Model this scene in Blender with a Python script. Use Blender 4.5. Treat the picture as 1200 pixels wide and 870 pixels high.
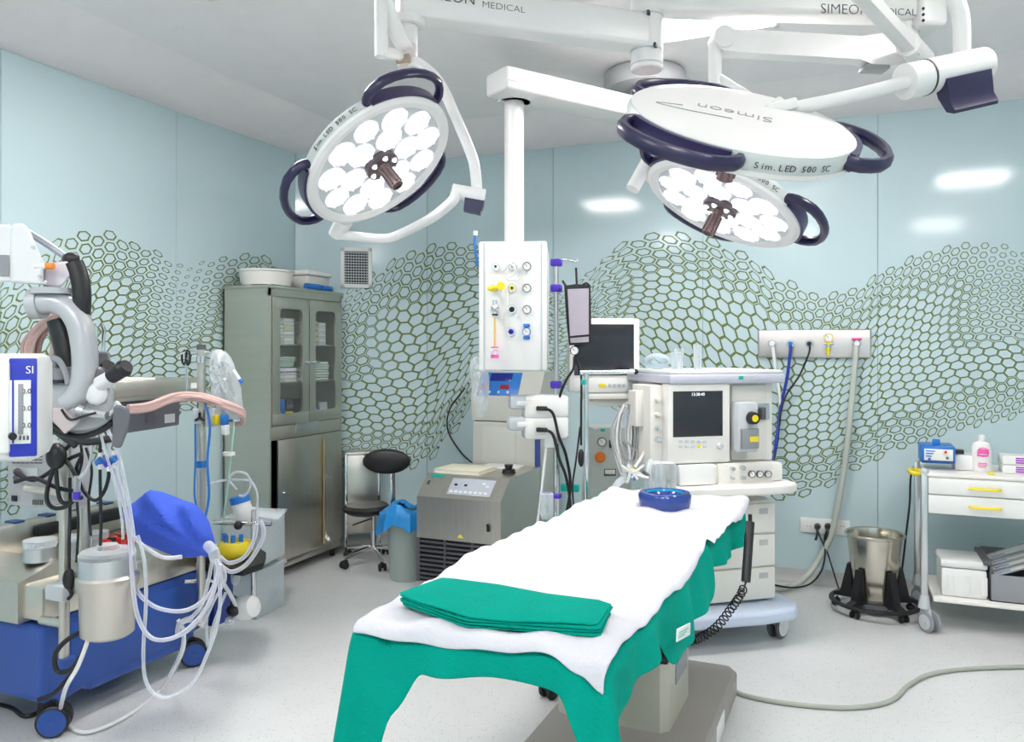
import bpy, bmesh, math, random
from mathutils import Vector, Matrix
random.seed(7)
for o in list(bpy.data.objects): bpy.data.objects.remove(o)
scene = bpy.context.scene; COL = scene.collection
PI = math.pi; V = Vector
# ---------------- camera, light, exposure ----------------
H = 1.53; FPX = 934.0; HOR = 410.0; YAW = math.radians(22.7)
cd = bpy.data.cameras.new('camera'); cam = bpy.data.objects.new('camera', cd); COL.objects.link(cam)
cam.location = (0, 0, H); cam.rotation_euler = (PI/2, 0, YAW)
cd.sensor_width = 36; cd.lens = FPX/1200*36; cd.shift_y = -(435-HOR)/1200; cd.clip_start = .02
scene.camera = cam
w = bpy.data.worlds.new('world'); scene.world = w; w.use_nodes = True
w.node_tree.nodes['Background'].inputs[0].default_value = (.8, .9, 1, 1)
w.node_tree.nodes['Background'].inputs[1].default_value = .3
scene.view_settings.view_transform = 'Standard'; scene.view_settings.look = 'None'
scene.view_settings.exposure = 0.82; scene.view_settings.gamma = 1; scene.view_settings.use_curve_mapping = False
PANEL_E = 22.0      # ceiling light panels
LAMP_W = 8.0       # each surgical lamp
RV = V((math.cos(YAW), math.sin(YAW), 0)); FV = V((-math.sin(YAW), math.cos(YAW), 0)); UP = V((0, 0, 1)); CAM = V((0, 0, H))
def ray(px, py): return FV + RV*((px-600)/FPX) + UP*((HOR-py)/FPX)
def P(px, py, D): return CAM + ray(px, py)*D
def PZ(px, py, z): r = ray(px, py); return CAM + r*((z-H)/r.z)
def G(px, py): return PZ(px, py, 0)
def PY(px, py, Y): r = ray(px, py); return CAM + r*(Y/r.y)
def PX(px, py, X): r = ray(px, py); return CAM + r*(X/r.x)
def depth(p): return (V(p)-CAM).dot(FV)
CEIL = 3.03; YB = 5.57; XL = -3.88; XR = 2.7; YR = -1.3; CH0 = V((-3.88, 4.98, 0)); CH1 = V((-3.06, 5.57, 0))
# ---------------- materials ----------------
MC = {}
def mat(name, col, rough=.5, metal=0, noise=.04, scale=8, bump=0, bscale=60, stretch=None, spec=.5, coat=0, emit=0):
    if name in MC: return MC[name]
    m = bpy.data.materials.new(name); m.use_nodes = True; nt = m.node_tree; b = nt.nodes['Principled BSDF']
    b.inputs['Roughness'].default_value = rough; b.inputs['Metallic'].default_value = metal
    b.inputs['Specular IOR Level'].default_value = spec; b.inputs['Coat Weight'].default_value = coat
    tc = nt.nodes.new('ShaderNodeTexCoord'); mp = nt.nodes.new('ShaderNodeMapping')
    nt.links.new(tc.outputs['Object'], mp.inputs[0])
    if stretch: mp.inputs['Scale'].default_value = stretch
    n = nt.nodes.new('ShaderNodeTexNoise'); n.inputs['Scale'].default_value = scale; n.inputs['Detail'].default_value = 3
    nt.links.new(mp.outputs[0], n.inputs[0])
    mx = nt.nodes.new('ShaderNodeMix'); mx.data_type = 'RGBA'
    nt.links.new(n.outputs[0], mx.inputs[0])
    mx.inputs[6].default_value = (*[c*(1-noise) for c in col], 1); mx.inputs[7].default_value = (*[min(1, c*(1+noise)) for c in col], 1)
    nt.links.new(mx.outputs[2], b.inputs['Base Color'])
    if emit:
        b.inputs['Emission Color'].default_value = (*col, 1); b.inputs['Emission Strength'].default_value = emit
    if bump:
        n2 = nt.nodes.new('ShaderNodeTexNoise'); n2.inputs['Scale'].default_value = bscale; nt.links.new(mp.outputs[0], n2.inputs[0])
        bp = nt.nodes.new('ShaderNodeBump'); bp.inputs['Strength'].default_value = bump; bp.inputs['Distance'].default_value = .01
        nt.links.new(n2.outputs[0], bp.inputs['Height']); nt.links.new(bp.outputs[0], b.inputs['Normal'])
    MC[name] = m; return m
def clearmat(name, tint, amount=.25, rough=.1, face=.7):
    if name in MC: return MC[name]
    m = bpy.data.materials.new(name); m.use_nodes = True; nt = m.node_tree; nt.nodes.clear()
    out = nt.nodes.new('ShaderNodeOutputMaterial'); t = nt.nodes.new('ShaderNodeBsdfTransparent'); t.inputs[0].default_value = (*tint, 1)
    g = nt.nodes.new('ShaderNodeBsdfPrincipled'); g.inputs['Base Color'].default_value = (.9, .93, .95, 1); g.inputs['Roughness'].default_value = rough
    lw = nt.nodes.new('ShaderNodeLayerWeight'); lw.inputs[0].default_value = .35
    nz = nt.nodes.new('ShaderNodeTexNoise'); nz.inputs['Scale'].default_value = 30
    ad = nt.nodes.new('ShaderNodeMath'); ad.operation = 'MULTIPLY_ADD'; ad.inputs[1].default_value = face; ad.inputs[2].default_value = amount
    ad2 = nt.nodes.new('ShaderNodeMath'); ad2.operation = 'MULTIPLY_ADD'; ad2.inputs[1].default_value = .12; ad2.use_clamp = True
    mx = nt.nodes.new('ShaderNodeMixShader')
    nt.links.new(lw.outputs['Facing'], ad.inputs[0]); nt.links.new(nz.outputs[0], ad2.inputs[0]); nt.links.new(ad.outputs[0], ad2.inputs[2])
    nt.links.new(ad2.outputs[0], mx.inputs[0]); nt.links.new(t.outputs[0], mx.inputs[1]); nt.links.new(g.outputs[0], mx.inputs[2])
    nt.links.new(mx.outputs[0], out.inputs[0]); MC[name] = m; return m
WHITE = mat('white_plastic', (.83, .83, .81), .35); IVORY = mat('ivory_plastic', (.78, .76, .70), .4); CREAM = mat('cream_paint', (.84, .82, .77), .35)
LGREY = mat('light_grey_plastic', (.55, .58, .60), .4); MGREY = mat('mid_grey_plastic', (.28, .29, .31), .45); DGREY = mat('dark_grey_plastic', (.10, .10, .115), .45)
BLACK = mat('black_plastic', (.012, .012, .014), .4); RUBBER = mat('black_rubber', (.02, .02, .02), .65)
STEEL = mat('brushed_steel', (.64, .61, .55), .3, 1, .08, 6, .04, 90, (1, 1, 14)); STEELH = mat('brushed_steel_flat', (.64, .61, .54), .34, 1, .10, 4, .05, 60, (12, 1, 1))
CHROME = mat('chrome', (.75, .75, .76), .12, 1); ALU = mat('aluminium', (.68, .68, .69), .32, 1)
PURPLE = mat('dark_purple_plastic', (.020, .016, .060), .28); VIOLET = mat('violet_clamp_plastic', (.08, .03, .50), .35)
BLUEM = mat('blue_machine_paint', (.025, .085, .36), .4); BLUED = mat('blue_drape_cloth', (.07, .14, .70), .75, 0, .08, 14, .25, 160, None, .15)
GREEN = mat('green_surgical_cloth', (.0, .30, .225), .85, 0, .10, 9, .4, 120, None, .08); SHEET = mat('white_sheet_cloth', (.60, .60, .645), .9, 0, .03, 10, .3, 90)
YELLOW = mat('yellow_plastic', (.85, .68, .02), .4); RED = mat('red_plastic', (.75, .04, .03), .4); ORANGE = mat('orange_plastic', (.9, .25, .03), .4)
BLUEP = mat('blue_plastic', (.02, .17, .55), .35); BAGBLUE = mat('blue_bin_bag', (.02, .28, .70), .35, 0, .1, 14, .3, 40)
ROSE = mat('rose_hose', (.62, .42, .38), .4); TEAL = mat('teal_plastic', (.0, .42, .36), .4); PINK = mat('pink_plastic', (.85, .10, .40), .4)
SCREEN = mat('dark_screen_glass', (.018, .020, .026), .12, 0, .02, 8, 0, 60, None, .5, .3); PAPER = mat('paper', (.82, .80, .72), .8); DARKIN = mat('dark_opening', (.01, .01, .012), .6)
CLEAR = clearmat('clear_plastic', (.93, .96, .97), .22); CLEARB = clearmat('milky_clear_plastic', (.90, .94, .95), .18, .2, .5); GLASS = clearmat('clear_glass', (.93, .96, .95), -.10, .03, .28)
TUBING = clearmat('clear_tubing', (.88, .91, .96), .30, .15); PTUBE = clearmat('purple_tubing', (.78, .72, .88), .34, .15)
MGREYC = mat('grey_cable', (.45, .46, .48), .5); GREYGREEN = mat('grey_green_hose', (.52, .56, .50), .5); BINM = mat('grey_green_bin', (.36, .43, .40), .5); LAV = mat('lavender_cloth', (.42, .38, .44), .8, 0, .05, 20, .2, 200)
PALEB = mat('pale_blue_plastic', (.60, .68, .82), .35); MILKY = mat('beige_grey_plastic', (.56, .57, .52), .45); INK = mat('dark_print', (.03, .03, .035), .6); TAUPE = mat('taupe_paint', (.30, .28, .26), .4)
VIOLETP = mat('violet_print', (.35, .06, .50), .5); BEIGE = mat('beige_paint', (.55, .52, .42), .4)
# ---------------- mesh building ----------------
class MB:
    def __init__(s, th=None, world=False): s.v = []; s.f = []; s.th = th; s.world = world; s.mi = []; s.cur = 0
    def add(s, vs, fs, M=None):
        n = len(s.v); s.v += [(M @ V(a)) if M else V(a) for a in vs]; s.f += [[i+n for i in f] for f in fs]; s.mi += [s.cur]*len(fs); return s
    def box(s, x0, x1, y0, y1, z0, z1, bev=0, M=None, seg=2):
        bm = bmesh.new(); bmesh.ops.create_cube(bm, size=1)
        for q in bm.verts: q.co = V(((x0+x1)/2+q.co.x*abs(x1-x0), (y0+y1)/2+q.co.y*abs(y1-y0), (z0+z1)/2+q.co.z*abs(z1-z0)))
        if bev: bmesh.ops.bevel(bm, geom=bm.edges[:], offset=min(bev, .45*min(abs(x1-x0), abs(y1-y0), abs(z1-z0))), segments=seg, affect='EDGES', profile=.5)
        bm.verts.index_update(); s.add([q.co.copy() for q in bm.verts], [[q.index for q in f.verts] for f in bm.faces], M); bm.free(); return s
    def cyl(s, p0, p1, r0, r1=None, n=16, cap=True):
        r1 = r0 if r1 is None else r1; p0 = V(p0); p1 = V(p1); d = (p1-p0); L = d.length; q = d.to_track_quat('Z', 'Y').to_matrix().to_4x4(); M = Matrix.Translation(p0) @ q
        vs = [(r0*math.cos(a), r0*math.sin(a), 0) for a in [2*PI*i/n for i in range(n)]]+[(r1*math.cos(a), r1*math.sin(a), L) for a in [2*PI*i/n for i in range(n)]]
        fs = [[i, (i+1) % n, n+(i+1) % n, n+i] for i in range(n)]
        if cap: fs += [list(range(n))[::-1], list(range(n, 2*n))]
        return s.add(vs, fs, M)
    def lathe(s, prof, n=24, M=None, close=False):
        vs = []; fs = []
        for (r, z) in prof:
            for i in range(n): a = 2*PI*i/n; vs.append((r*math.cos(a), r*math.sin(a), z))
        m = len(prof)
        for k in range(m if close else m-1):
            k2 = (k+1) % m
            for i in range(n): j = (i+1) % n; fs.append([k*n+i, k*n+j, k2*n+j, k2*n+i])
        if not close:
            if prof[0][0] > 1e-4: fs.append(list(range(n))[::-1])
            if prof[-1][0] > 1e-4: fs.append(list(range((m-1)*n, m*n)))
        return s.add(vs, fs, M)
    def tube(s, pts, r, n=8, sub=6, closed=False, flat=None):
        pts = [V(p) for p in pts]
        if sub > 1 and len(pts) > 2:
            q = []
            N = len(pts)
            for i in range(N if closed else N-1):
                g = (lambda k: pts[k % N]) if closed else (lambda k: pts[max(0, min(N-1, k))])
                a, b, c, d = g(i-1), g(i), g(i+1), g(i+2)
                for k in range(sub):
                    t = k/sub; q.append(.5*((2*b)+(c-a)*t+(2*a-5*b+4*c-d)*t*t+(3*b-a-3*c+d)*t**3))
            if not closed: q.append(pts[-1])
            pts = q
        N = len(pts); T = []
        for i in range(N):
            a = pts[(i-1) % N] if closed or i > 0 else pts[i]; b = pts[(i+1) % N] if closed or i < N-1 else pts[i]
            d = (b-a); T.append(d.normalized() if d.length > 1e-9 else V((0, 0, 1)))
        nrm = T[0].orthogonal().normalized() if flat is None else (V(flat)-T[0]*V(flat).dot(T[0])).normalized()
        vs = []; fs = []; rx, ry = (r if isinstance(r, tuple) else (r, r))
        for i in range(N):
            nrm = (nrm-T[i]*nrm.dot(T[i])).normalized(); bi = T[i].cross(nrm)
            for k in range(n): a = 2*PI*(k+.5)/n; vs.append(pts[i]+nrm*math.cos(a)*rx+bi*math.sin(a)*ry)
        for i in range(N if closed else N-1):
            for k in range(n): j = (k+1) % n; i2 = (i+1) % N; fs.append([i*n+k, i*n+j, i2*n+j, i2*n+k])
        if not closed: fs += [list(range(n))[::-1], list(range((N-1)*n, N*n))]
        return s.add(vs, fs)
    def prism(s, poly, a, b, axis='z', M=None):
        f = {'z': lambda p, h: (p[0], p[1], h), 'y': lambda p, h: (p[0], h, p[1]), 'x': lambda p, h: (h, p[0], p[1])}[axis]; n = len(poly)
        return s.add([f(p, a) for p in poly]+[f(p, b) for p in poly], [list(range(n))[::-1], list(range(n, 2*n))]+[[i, (i+1) % n, n+(i+1) % n, n+i] for i in range(n)], M)
    def sph(s, c, r, n=14, m=8, sc=(1, 1, 1), M=None):
        c = V(c); vs = [c+V((0, 0, r*sc[2]))]
        for j in range(1, m):
            th = PI*j/m
            for i in range(n): a = 2*PI*i/n; vs.append(c+V((r*sc[0]*math.sin(th)*math.cos(a), r*sc[1]*math.sin(th)*math.sin(a), r*sc[2]*math.cos(th))))
        vs.append(c-V((0, 0, r*sc[2]))); fs = [[0, 1+i, 1+(i+1) % n] for i in range(n)]
        for j in range(m-2):
            for i in range(n): k = (i+1) % n; fs.append([1+j*n+i, 1+(j+1)*n+i, 1+(j+1)*n+k, 1+j*n+k])
        L = len(vs)-1; b = 1+(m-2)*n; fs += [[L, b+(i+1) % n, b+i] for i in range(n)]
        return s.add(vs, fs, M)
    def text(s, txt, size, M, ext=.0006, align='CENTER', xs=1, bold=0):
        cu = bpy.data.curves.new('t', 'FONT'); cu.body = txt; cu.size = size; cu.extrude = ext; cu.align_x = align; cu.align_y = 'CENTER'; cu.resolution_u = 3; cu.offset = bold
        o = bpy.data.objects.new('t', cu); COL.objects.link(o); dg = bpy.context.evaluated_depsgraph_get(); me = bpy.data.meshes.new_from_object(o.evaluated_get(dg))
        s.add([V((q.co.x*xs, q.co.y, q.co.z)) for q in me.vertices], [list(p.vertices) for p in me.polygons], M)
        bpy.data.objects.remove(o); bpy.data.curves.remove(cu); bpy.data.meshes.remove(me); return s
    def inflate(s, pts, thick, n_dir=None, K=6, crumple=.0, seed=1, back=.6):
        rnd = random.Random(seed); pts = [V(p) for p in pts]; c = sum(pts, V())/len(pts); d = V(n_dir) if n_dir is not None else -FV
        N = len(pts); q = []
        for i in range(N):
            a, b, e, f = pts[i-1], pts[i], pts[(i+1) % N], pts[(i+2) % N]
            for k in range(3): t = k/3; q.append(.5*((2*b)+(e-a)*t+(2*a-5*b+4*e-f)*t*t+(3*b-a-3*e+f)*t**3))
        N = len(q); vs = []; fs = []
        for side in (1, -1):
            base = len(vs)
            for k in range(K):
                t = 1-k/K; h = thick*math.sqrt(max(0, 1-t*t))*(1 if side > 0 else back)
                for p in q: vs.append(c+(p-c)*t+d*side*h+V((rnd.uniform(-1, 1), rnd.uniform(-1, 1), rnd.uniform(-1, 1)))*(crumple if k else 0))
            vs.append(c+d*side*thick*(1 if side > 0 else back)); L = len(vs)-1
            for k in range(K-1):
                for i in range(N): j = (i+1) % N; fs.append([base+k*N+i, base+k*N+j, base+(k+1)*N+j, base+(k+1)*N+i])
            for i in range(N): fs.append([base+(K-1)*N+i, base+(K-1)*N+(i+1) % N, L])
        return s.add(vs, fs)
    def build(s, name, m, parent=None, smooth=True, ang=38):
        me = bpy.data.meshes.new(name); vs = s.v
        p = parent if parent is not None else s.th
        if s.world and p is not None: Mi = wmat(p).inverted(); vs = [Mi @ q for q in vs]
        me.from_pydata([tuple(q) for q in vs], [], s.f); 
        for mm in (m if isinstance(m, list) else [m]): me.materials.append(mm)
        bm = bmesh.new(); bm.from_mesh(me); bmesh.ops.recalc_face_normals(bm, faces=bm.faces[:]); bm.to_mesh(me); bm.free()
        if isinstance(m, list) and len(m) > 1: me.polygons.foreach_set('material_index', s.mi)
        if smooth: me.shade_smooth(); me.set_sharp_from_angle(angle=math.radians(ang))
        o = bpy.data.objects.new(name, me); COL.objects.link(o)
        if p is not None: o.parent = p
        return o
def wmat(o):
    M = o.matrix_basis.copy(); p = o.parent
    while p is not None: M = p.matrix_basis @ M; p = p.parent
    return M
def tag(o, label, cat, group=None, kind=None):
    o['label'] = label; o['category'] = cat
    if group: o['group'] = group
    if kind: o['kind'] = kind
    return o
def thing(name, label, cat, loc=(0, 0, 0), rz=0, group=None):
    o = bpy.data.objects.new(name, None); COL.objects.link(o); o.location = loc; o.rotation_euler = (0, 0, rz); o.empty_display_size = .05
    o.matrix_basis = Matrix.Translation(V(loc)) @ Matrix.Rotation(rz, 4, 'Z'); return tag(o, label, cat, group)
def solo(mb, name, m, label, cat, group=None, **k):
    """a thing that is one mesh, origin at its centre bottom"""
    lo = V([min(q[i] for q in mb.v) for i in range(3)]); hi = V([max(q[i] for q in mb.v) for i in range(3)]); c = V(((lo.x+hi.x)/2, (lo.y+hi.y)/2, lo.z))
    mb.v = [q-c for q in mb.v]; mb.th = None; mb.world = False
    o = mb.build(name, m, **k); o.location = c; return tag(o, label, cat, group)
class Fr:
    """local frame: x along the front, y away from the viewer, z up; turns photo pixels into points on a local plane"""
    def __init__(s, o, rz): s.o = V(o); s.rz = rz; s.M = Matrix.Translation(s.o) @ Matrix.Rotation(rz, 4, 'Z'); s.I = s.M.inverted(); s.c = s.I @ CAM
    def d(s, px, py): return s.I.to_3x3() @ ray(px, py)
    def y(s, px, py, y=0): d = s.d(px, py); return s.c+d*((y-s.c.y)/d.y)
    def x(s, px, py, x=0): d = s.d(px, py); return s.c+d*((x-s.c.x)/d.x)
    def z(s, px, py, z=0): d = s.d(px, py); return s.c+d*((z-s.c.z)/d.z)
    def w(s, p): return s.M @ V(p)
def rects(mb, F, px0, py0, px1, py1, y0, y1, bev=.004):
    a = F.y(px0, py0, y0); b = F.y(px1, py1, y0); return mb.box(min(a.x, b.x), max(a.x, b.x), y0, y1, min(a.z, b.z), max(a.z, b.z), bev)
def TM(o, x, y):  # matrix from origin, x dir, y dir
    x = V(x).normalized(); y = V(y); z = x.cross(y).normalized(); y = z.cross(x)
    return Matrix.Translation(V(o)) @ Matrix((x, y, z)).transposed().to_4x4()
def caster(th, x, y, r=.05, wm=None, fm=None, hub=None, h=None, rz=0, tw=.022, hr=.72):
    """fork with two wheels; floor at local z = 0"""
    wm = wm or RUBBER; fm = fm or BLACK; M = Matrix.Translation((x, y, 0)) @ Matrix.Rotation(rz, 4, 'Z'); h = h or r*2.6
    m = MB(th); c = .6*r; m.cyl(M @ V((-c*.6, 0, 2*r)), M @ V((-c*.6, 0, h)), r*.28, n=10)
    m.prism([(-r*1.0, r*1.5), (-r*.9, r*2.15), (r*.1, r*2.2), (r*.35, r*1.0), (r*.1, r*.75), (-r*.2, r*.8)], -.009, .009, 'y', M)
    f = m.build('caster', fm)
    for sd in (-1, 1):
        wv = MB(th); y0 = sd*.012; y1 = sd*(.012+tw); a = M @ V((0, y0, r)); b = M @ V((0, y1, r)); n = (b-a).normalized(); Q = Matrix.Translation(a) @ n.to_track_quat('Z', 'Y').to_matrix().to_4x4()
        wv.lathe([(0, 0), (r*.8, 0), (r, tw*.25), (r, tw*.75), (r*.85, tw), (r*hr, tw)], 24, Q); wv.cur = 1; wv.lathe([(r*hr, tw*1.04), (r*(hr-.03), tw*1.06), (r*.2, tw*1.06), (r*.18, tw*1.15), (0, tw*1.15)], 24, Q)
        o = wv.build('wheel', [wm, hub or fm]); o.parent = f

def fthing(name, label, cat, F, group=None): return thing(name, label, cat, F.o, F.rz, group)
def R(th, F, name, mt, px0, py0, px1, py1, y0, y1, bev=.004):
    m_ = MB(th); rects(m_, F, px0, py0, px1, py1, y0, y1, bev); return m_.build(name, mt)
def T(th, name, mt, pts, r, n=8, sub=6): m_ = MB(th, True); m_.tube(pts, r, n, sub); return m_.build(name, mt)
def PP(*a): return [P(*q) for q in a]
def C(th, name, mt, a, b, r0, r1=None, n=16): m_ = MB(th, True); m_.cyl(a, b, r0, r1, n); return m_.build(name, mt)
# ================= ROOM =================
def struct(o, label=None, cat=None):
    o['kind'] = 'structure'
    if label: o['label'] = label; o['category'] = cat
    return o
# floor: speckled vinyl
fm = mat('speckled_vinyl', (.66, .67, .665), .3)
nt = fm.node_tree; b = nt.nodes['Principled BSDF']; mp = nt.nodes['Mapping']
vo = nt.nodes.new('ShaderNodeTexVoronoi'); vo.inputs['Scale'].default_value = 75; nt.links.new(mp.outputs[0], vo.inputs[0])
sep = nt.nodes.new('ShaderNodeSeparateColor'); nt.links.new(vo.outputs['Color'], sep.inputs[0])
c1 = nt.nodes.new('ShaderNodeMath'); c1.operation = 'GREATER_THAN'; c1.inputs[1].default_value = .72; nt.links.new(sep.outputs[0], c1.inputs[0])
c2 = nt.nodes.new('ShaderNodeMath'); c2.operation = 'LESS_THAN'; c2.inputs[1].default_value = .28; nt.links.new(vo.outputs['Distance'], c2.inputs[0])
c3 = nt.nodes.new('ShaderNodeMath'); c3.operation = 'MULTIPLY'; nt.links.new(c1.outputs[0], c3.inputs[0]); nt.links.new(c2.outputs[0], c3.inputs[1])
mx2 = nt.nodes.new('ShaderNodeMix'); mx2.data_type = 'RGBA'; nt.links.new(c3.outputs[0], mx2.inputs[0])
src = b.inputs['Base Color'].links[0].from_socket; nt.links.new(src, mx2.inputs[6]); mx2.inputs[7].default_value = (.50, .50, .51, 1); nt.links.new(mx2.outputs[2], b.inputs['Base Color'])
m = MB(); m.prism([(XL-.1, YR-.1), (XR+.1, YR-.1), (XR+.1, YB+.1), (XL-.1, YB+.1)], -.1, 0); struct(m.build('floor', fm), 'pale grey speckled vinyl floor of the operating room', 'floor')
# walls: backing + glass panels
wallm = mat('pale_blue_glass_panel', (.55, .69, .72), .10, 0, .02, 1.5, 0, 60, None, .5, 0)
backing = mat('wall_backing', (.30, .38, .39), .7)
SK = .085
def wall(name, a, b2, seams, label):
    a = V(a); b2 = V(b2); d = (b2-a); L = d.length; d.normalize(); nrm = V((-d.y, d.x, 0))
    M = Matrix.Translation(a) @ Matrix((d, nrm, UP)).transposed().to_4x4()
    w_ = MB(); w_.box(-.02, L+.02, -.12, -.008, 0, CEIL+.25, 0, M); wo = struct(w_.build(name, backing), label, 'wall')
    ss = [0]+seams+[L]
    for s0, s1 in zip(ss[:-1], ss[1:]):
        p = MB(); p.box(s0+.0015, s1-.0015, -.008, 0, SK, CEIL+.01, .001, M, 1); p.build('glass_panel', wallm, wo)
    return M
# direction chosen so that the normal points into the room
wall('wall_back', (XR, YB, 0), (CH1.x, YB, 0), [XR-1.28, XR-.19, XR+.905, XR+2.0], 'pale blue glass panelled back wall with green honeycomb print')
chL = (CH1-CH0).length
wall('wall_corner', CH1, CH0, [], 'diagonal pale blue glass wall panel with vent grille')
wall('wall_left', CH0, (XL, YR, 0), [4.98-3.81, 4.98-2.68, 4.98-1.55, 4.98-.42], 'pale blue glass panelled wall on the left with honeycomb print')
wall('wall_right', (XR, YR, 0), (XR, YB, 0), [1.1, 2.2, 3.3, 4.4, 5.5], 'pale blue glass panelled wall on the right, outside the photo')
wall('wall_front', (XL, YR, 0), (XR, YR, 0), [1.1, 2.2, 3.3, 4.4, 5.5], 'pale blue glass panelled wall behind the camera')
# coved skirting and coved ceiling edge around the room
room = [V((XR, YB, 0)), V((CH1.x, YB, 0)), V(CH0), V((XL, YR, 0)), V((XR, YR, 0))]
def ring(prof, name, m_, label):
    n = len(room); vs = []; fs = []
    for i, p in enumerate(room):
        d0 = (p-room[i-1]).normalized(); d1 = (room[(i+1) % n]-p).normalized(); n0 = V((-d0.y, d0.x, 0)); n1 = V((-d1.y, d1.x, 0))
        bi = (n0+n1); bi = bi/(bi.dot(n0))
        for (off, z) in prof: vs.append(p+bi*off+V((0, 0, z)))
    k = len(prof)
    for i in range(n):
        j = (i+1) % n
        for q in range(k-1): fs.append([i*k+q, j*k+q, j*k+q+1, i*k+q+1])
    mb = MB(); mb.add(vs, fs); o = mb.build(name, m_); struct(o, label, 'trim'); return o
ring([(-.006, SK+.004), (.004, SK+.002), (.006, .05), (.014, .022), (.032, .006), (.055, .001)], 'baseboard_back', mat('skirting_vinyl', (.50, .51, .50), .4), 'pale grey coved vinyl skirting around the room')
ceilm = mat('ceiling_paint', (.90, .86, .86), .6)
ring([(-.01, CEIL), (.0, CEIL), (.10, CEIL+.003), (.26, CEIL+.04), (.40, CEIL+.085), (.52, CEIL+.12), (.56, CEIL+.123)], 'trim_ceiling', mat('ceiling_border_paint', (.92, .86, .86), .6), 'light border sloping up around the ceiling')
m = MB(); m.prism([(XL-.1, YR-.1), (XR+.1, YR-.1), (XR+.1, YB+.1), (XL-.1, YB+.1)], CEIL+.12, CEIL+.22); struct(m.build('ceiling', ceilm), 'grey white operating room ceiling', 'ceiling')
# ceiling light panels
def emitmat(name, col, s):
    m_ = bpy.data.materials.new(name); m_.use_nodes = True; n_ = m_.node_tree; n_.nodes.clear(); e = n_.nodes.new('ShaderNodeEmission'); o_ = n_.nodes.new('ShaderNodeOutputMaterial')
    e.inputs[0].default_value = (*col, 1); e.inputs[1].default_value = s; n_.links.new(e.outputs[0], o_.inputs[0]); return m_
pem = emitmat('light_panel_diffuser', (1, .955, .945), PANEL_E)
ZC = CEIL+.12
for k, (x, y, lab) in enumerate([(-.60, 3.86, 'square ceiling light panel behind the column of the surgical lamps'), (-2.4, 2.55, 'square ceiling light panel just above the frame on the left'), (1.10, 2.58, 'square ceiling light panel beyond the right edge, over the instrument cart side'),
        (-2.4, -.4, 'unseen square light panel added behind the camera, by the left wall'), (-.65, -.4, 'unseen square light panel added behind the camera, in the middle of the room'), (1.1, -.4, 'unseen square light panel added behind the camera, on the right')]):  # the rear three are unseen panels, added to light the room
    t = thing('ceiling_light', lab, 'ceiling light', (x, y, ZC), 0, 'square light panels in the ceiling')
    m = MB(t); s_ = .30
    for (a, b2, c, d) in ((-s_, s_, -s_, -s_+.02), (-s_, s_, s_-.02, s_), (-s_, -s_+.02, -s_, s_), (s_-.02, s_, -s_, s_)): m.box(a, b2, c, d, -.018, 0, .002)
    m.build('frame', WHITE); m = MB(t); m.box(-s_+.02, s_-.02, -s_+.02, s_-.02, -.012, -.002); m.build('diffuser', pem)
# vent grille on the corner wall
cd_ = (CH1-CH0).normalized(); cn = V((cd_.y, -cd_.x, 0))
FC = Fr(CH0, math.atan2(cd_.y, cd_.x))
a = FC.y(399, 290, 0); b2 = FC.y(436, 338, 0); cx = (a.x+b2.x)/2; cz = (a.z+b2.z)/2
t = thing('vent_grille', 'white framed square vent grille high in the corner wall above the cabinet', 'vent', FC.w((cx, 0, cz)), FC.rz)
hw, hh = (b2.x-a.x)/2, (a.z-b2.z)/2; m = MB(t)
for (p, q, r_, s_) in ((-hw, hw, hh-.03, hh), (-hw, hw, -hh, -hh+.03), (-hw, -hw+.03, -hh, hh), (hw-.03, hw, -hh, hh)): m.box(p, q, -.018, 0, r_, s_, .002)
m.build('frame', WHITE); m = MB(t); m.box(-hw+.03, hw-.03, -.003, -.001, -hh+.03, hh-.03); m.build('duct_opening', DARKIN)
m = MB(t)
for i in range(9): x = -hw+.03+(2*hw-.06)*(i+.5)/9; m.box(x-.002, x+.002, -.012, -.004, -hh+.03, hh-.03)
for i in range(12): z = -hh+.03+(2*hh-.06)*(i+.5)/12; m.box(-hw+.03, hw-.03, -.014, -.006, z-.003, z+.003)
o = m.build('grille_bars', LGREY); o['kind'] = 'stuff'
# honeycomb print
def interp(tab, x):
    if x <= tab[0][0]: return tab[0][1]
    for (x0, y0), (x1, y1) in zip(tab[:-1], tab[1:]):
        if x <= x1: t_ = (x-x0)/(x1-x0); t_ = t_*t_*(3-2*t_); return y0+(y1-y0)*t_
    return tab[-1][1]
TOP = [(-300, 300), (-120, 380), (-20, 345), (40, 300), (85, 277), (125, 275), (170, 292), (215, 312), (260, 304), (300, 300), (350, 330), (400, 345), (440, 322), (475, 300), (520, 288), (560, 290), (610, 320), (655, 345), (690, 322), (710, 300), (740, 282), (780, 275), (830, 283), (870, 300), (920, 332), (960, 349), (1000, 342), (1040, 318), (1080, 300), (1130, 288), (1170, 288), (1220, 305), (1350, 360), (1560, 300)]
BOT = [(-300, 560), (-120, 640), (0, 600), (60, 585), (120, 530), (180, 485), (230, 482), (300, 520), (380, 545), (430, 540), (480, 546), (505, 535), (530, 505), (560, 470), (610, 455), (655, 452), (690, 458), (730, 480), (800, 540), (860, 580), (930, 582), (965, 570), (1000, 548), (1060, 522), (1130, 500), (1170, 491), (1220, 480), (1350, 500), (1560, 560)]
ROWS = 20
COLX = [-300.0]
while COLX[-1] < 1600: COLX.append(COLX[-1]+interp([(0, 14.5), (240, 14), (400, 12.5), (560, 13.5), (640, 13), (740, 15.5), (860, 15), (960, 12.5), (1100, 11.5), (1250, 13)], COLX[-1]))
def colx(c): i = max(0, min(len(COLX)-2, int(math.floor(c)))); return COLX[i]+(COLX[i+1]-COLX[i])*(c-i)
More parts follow.
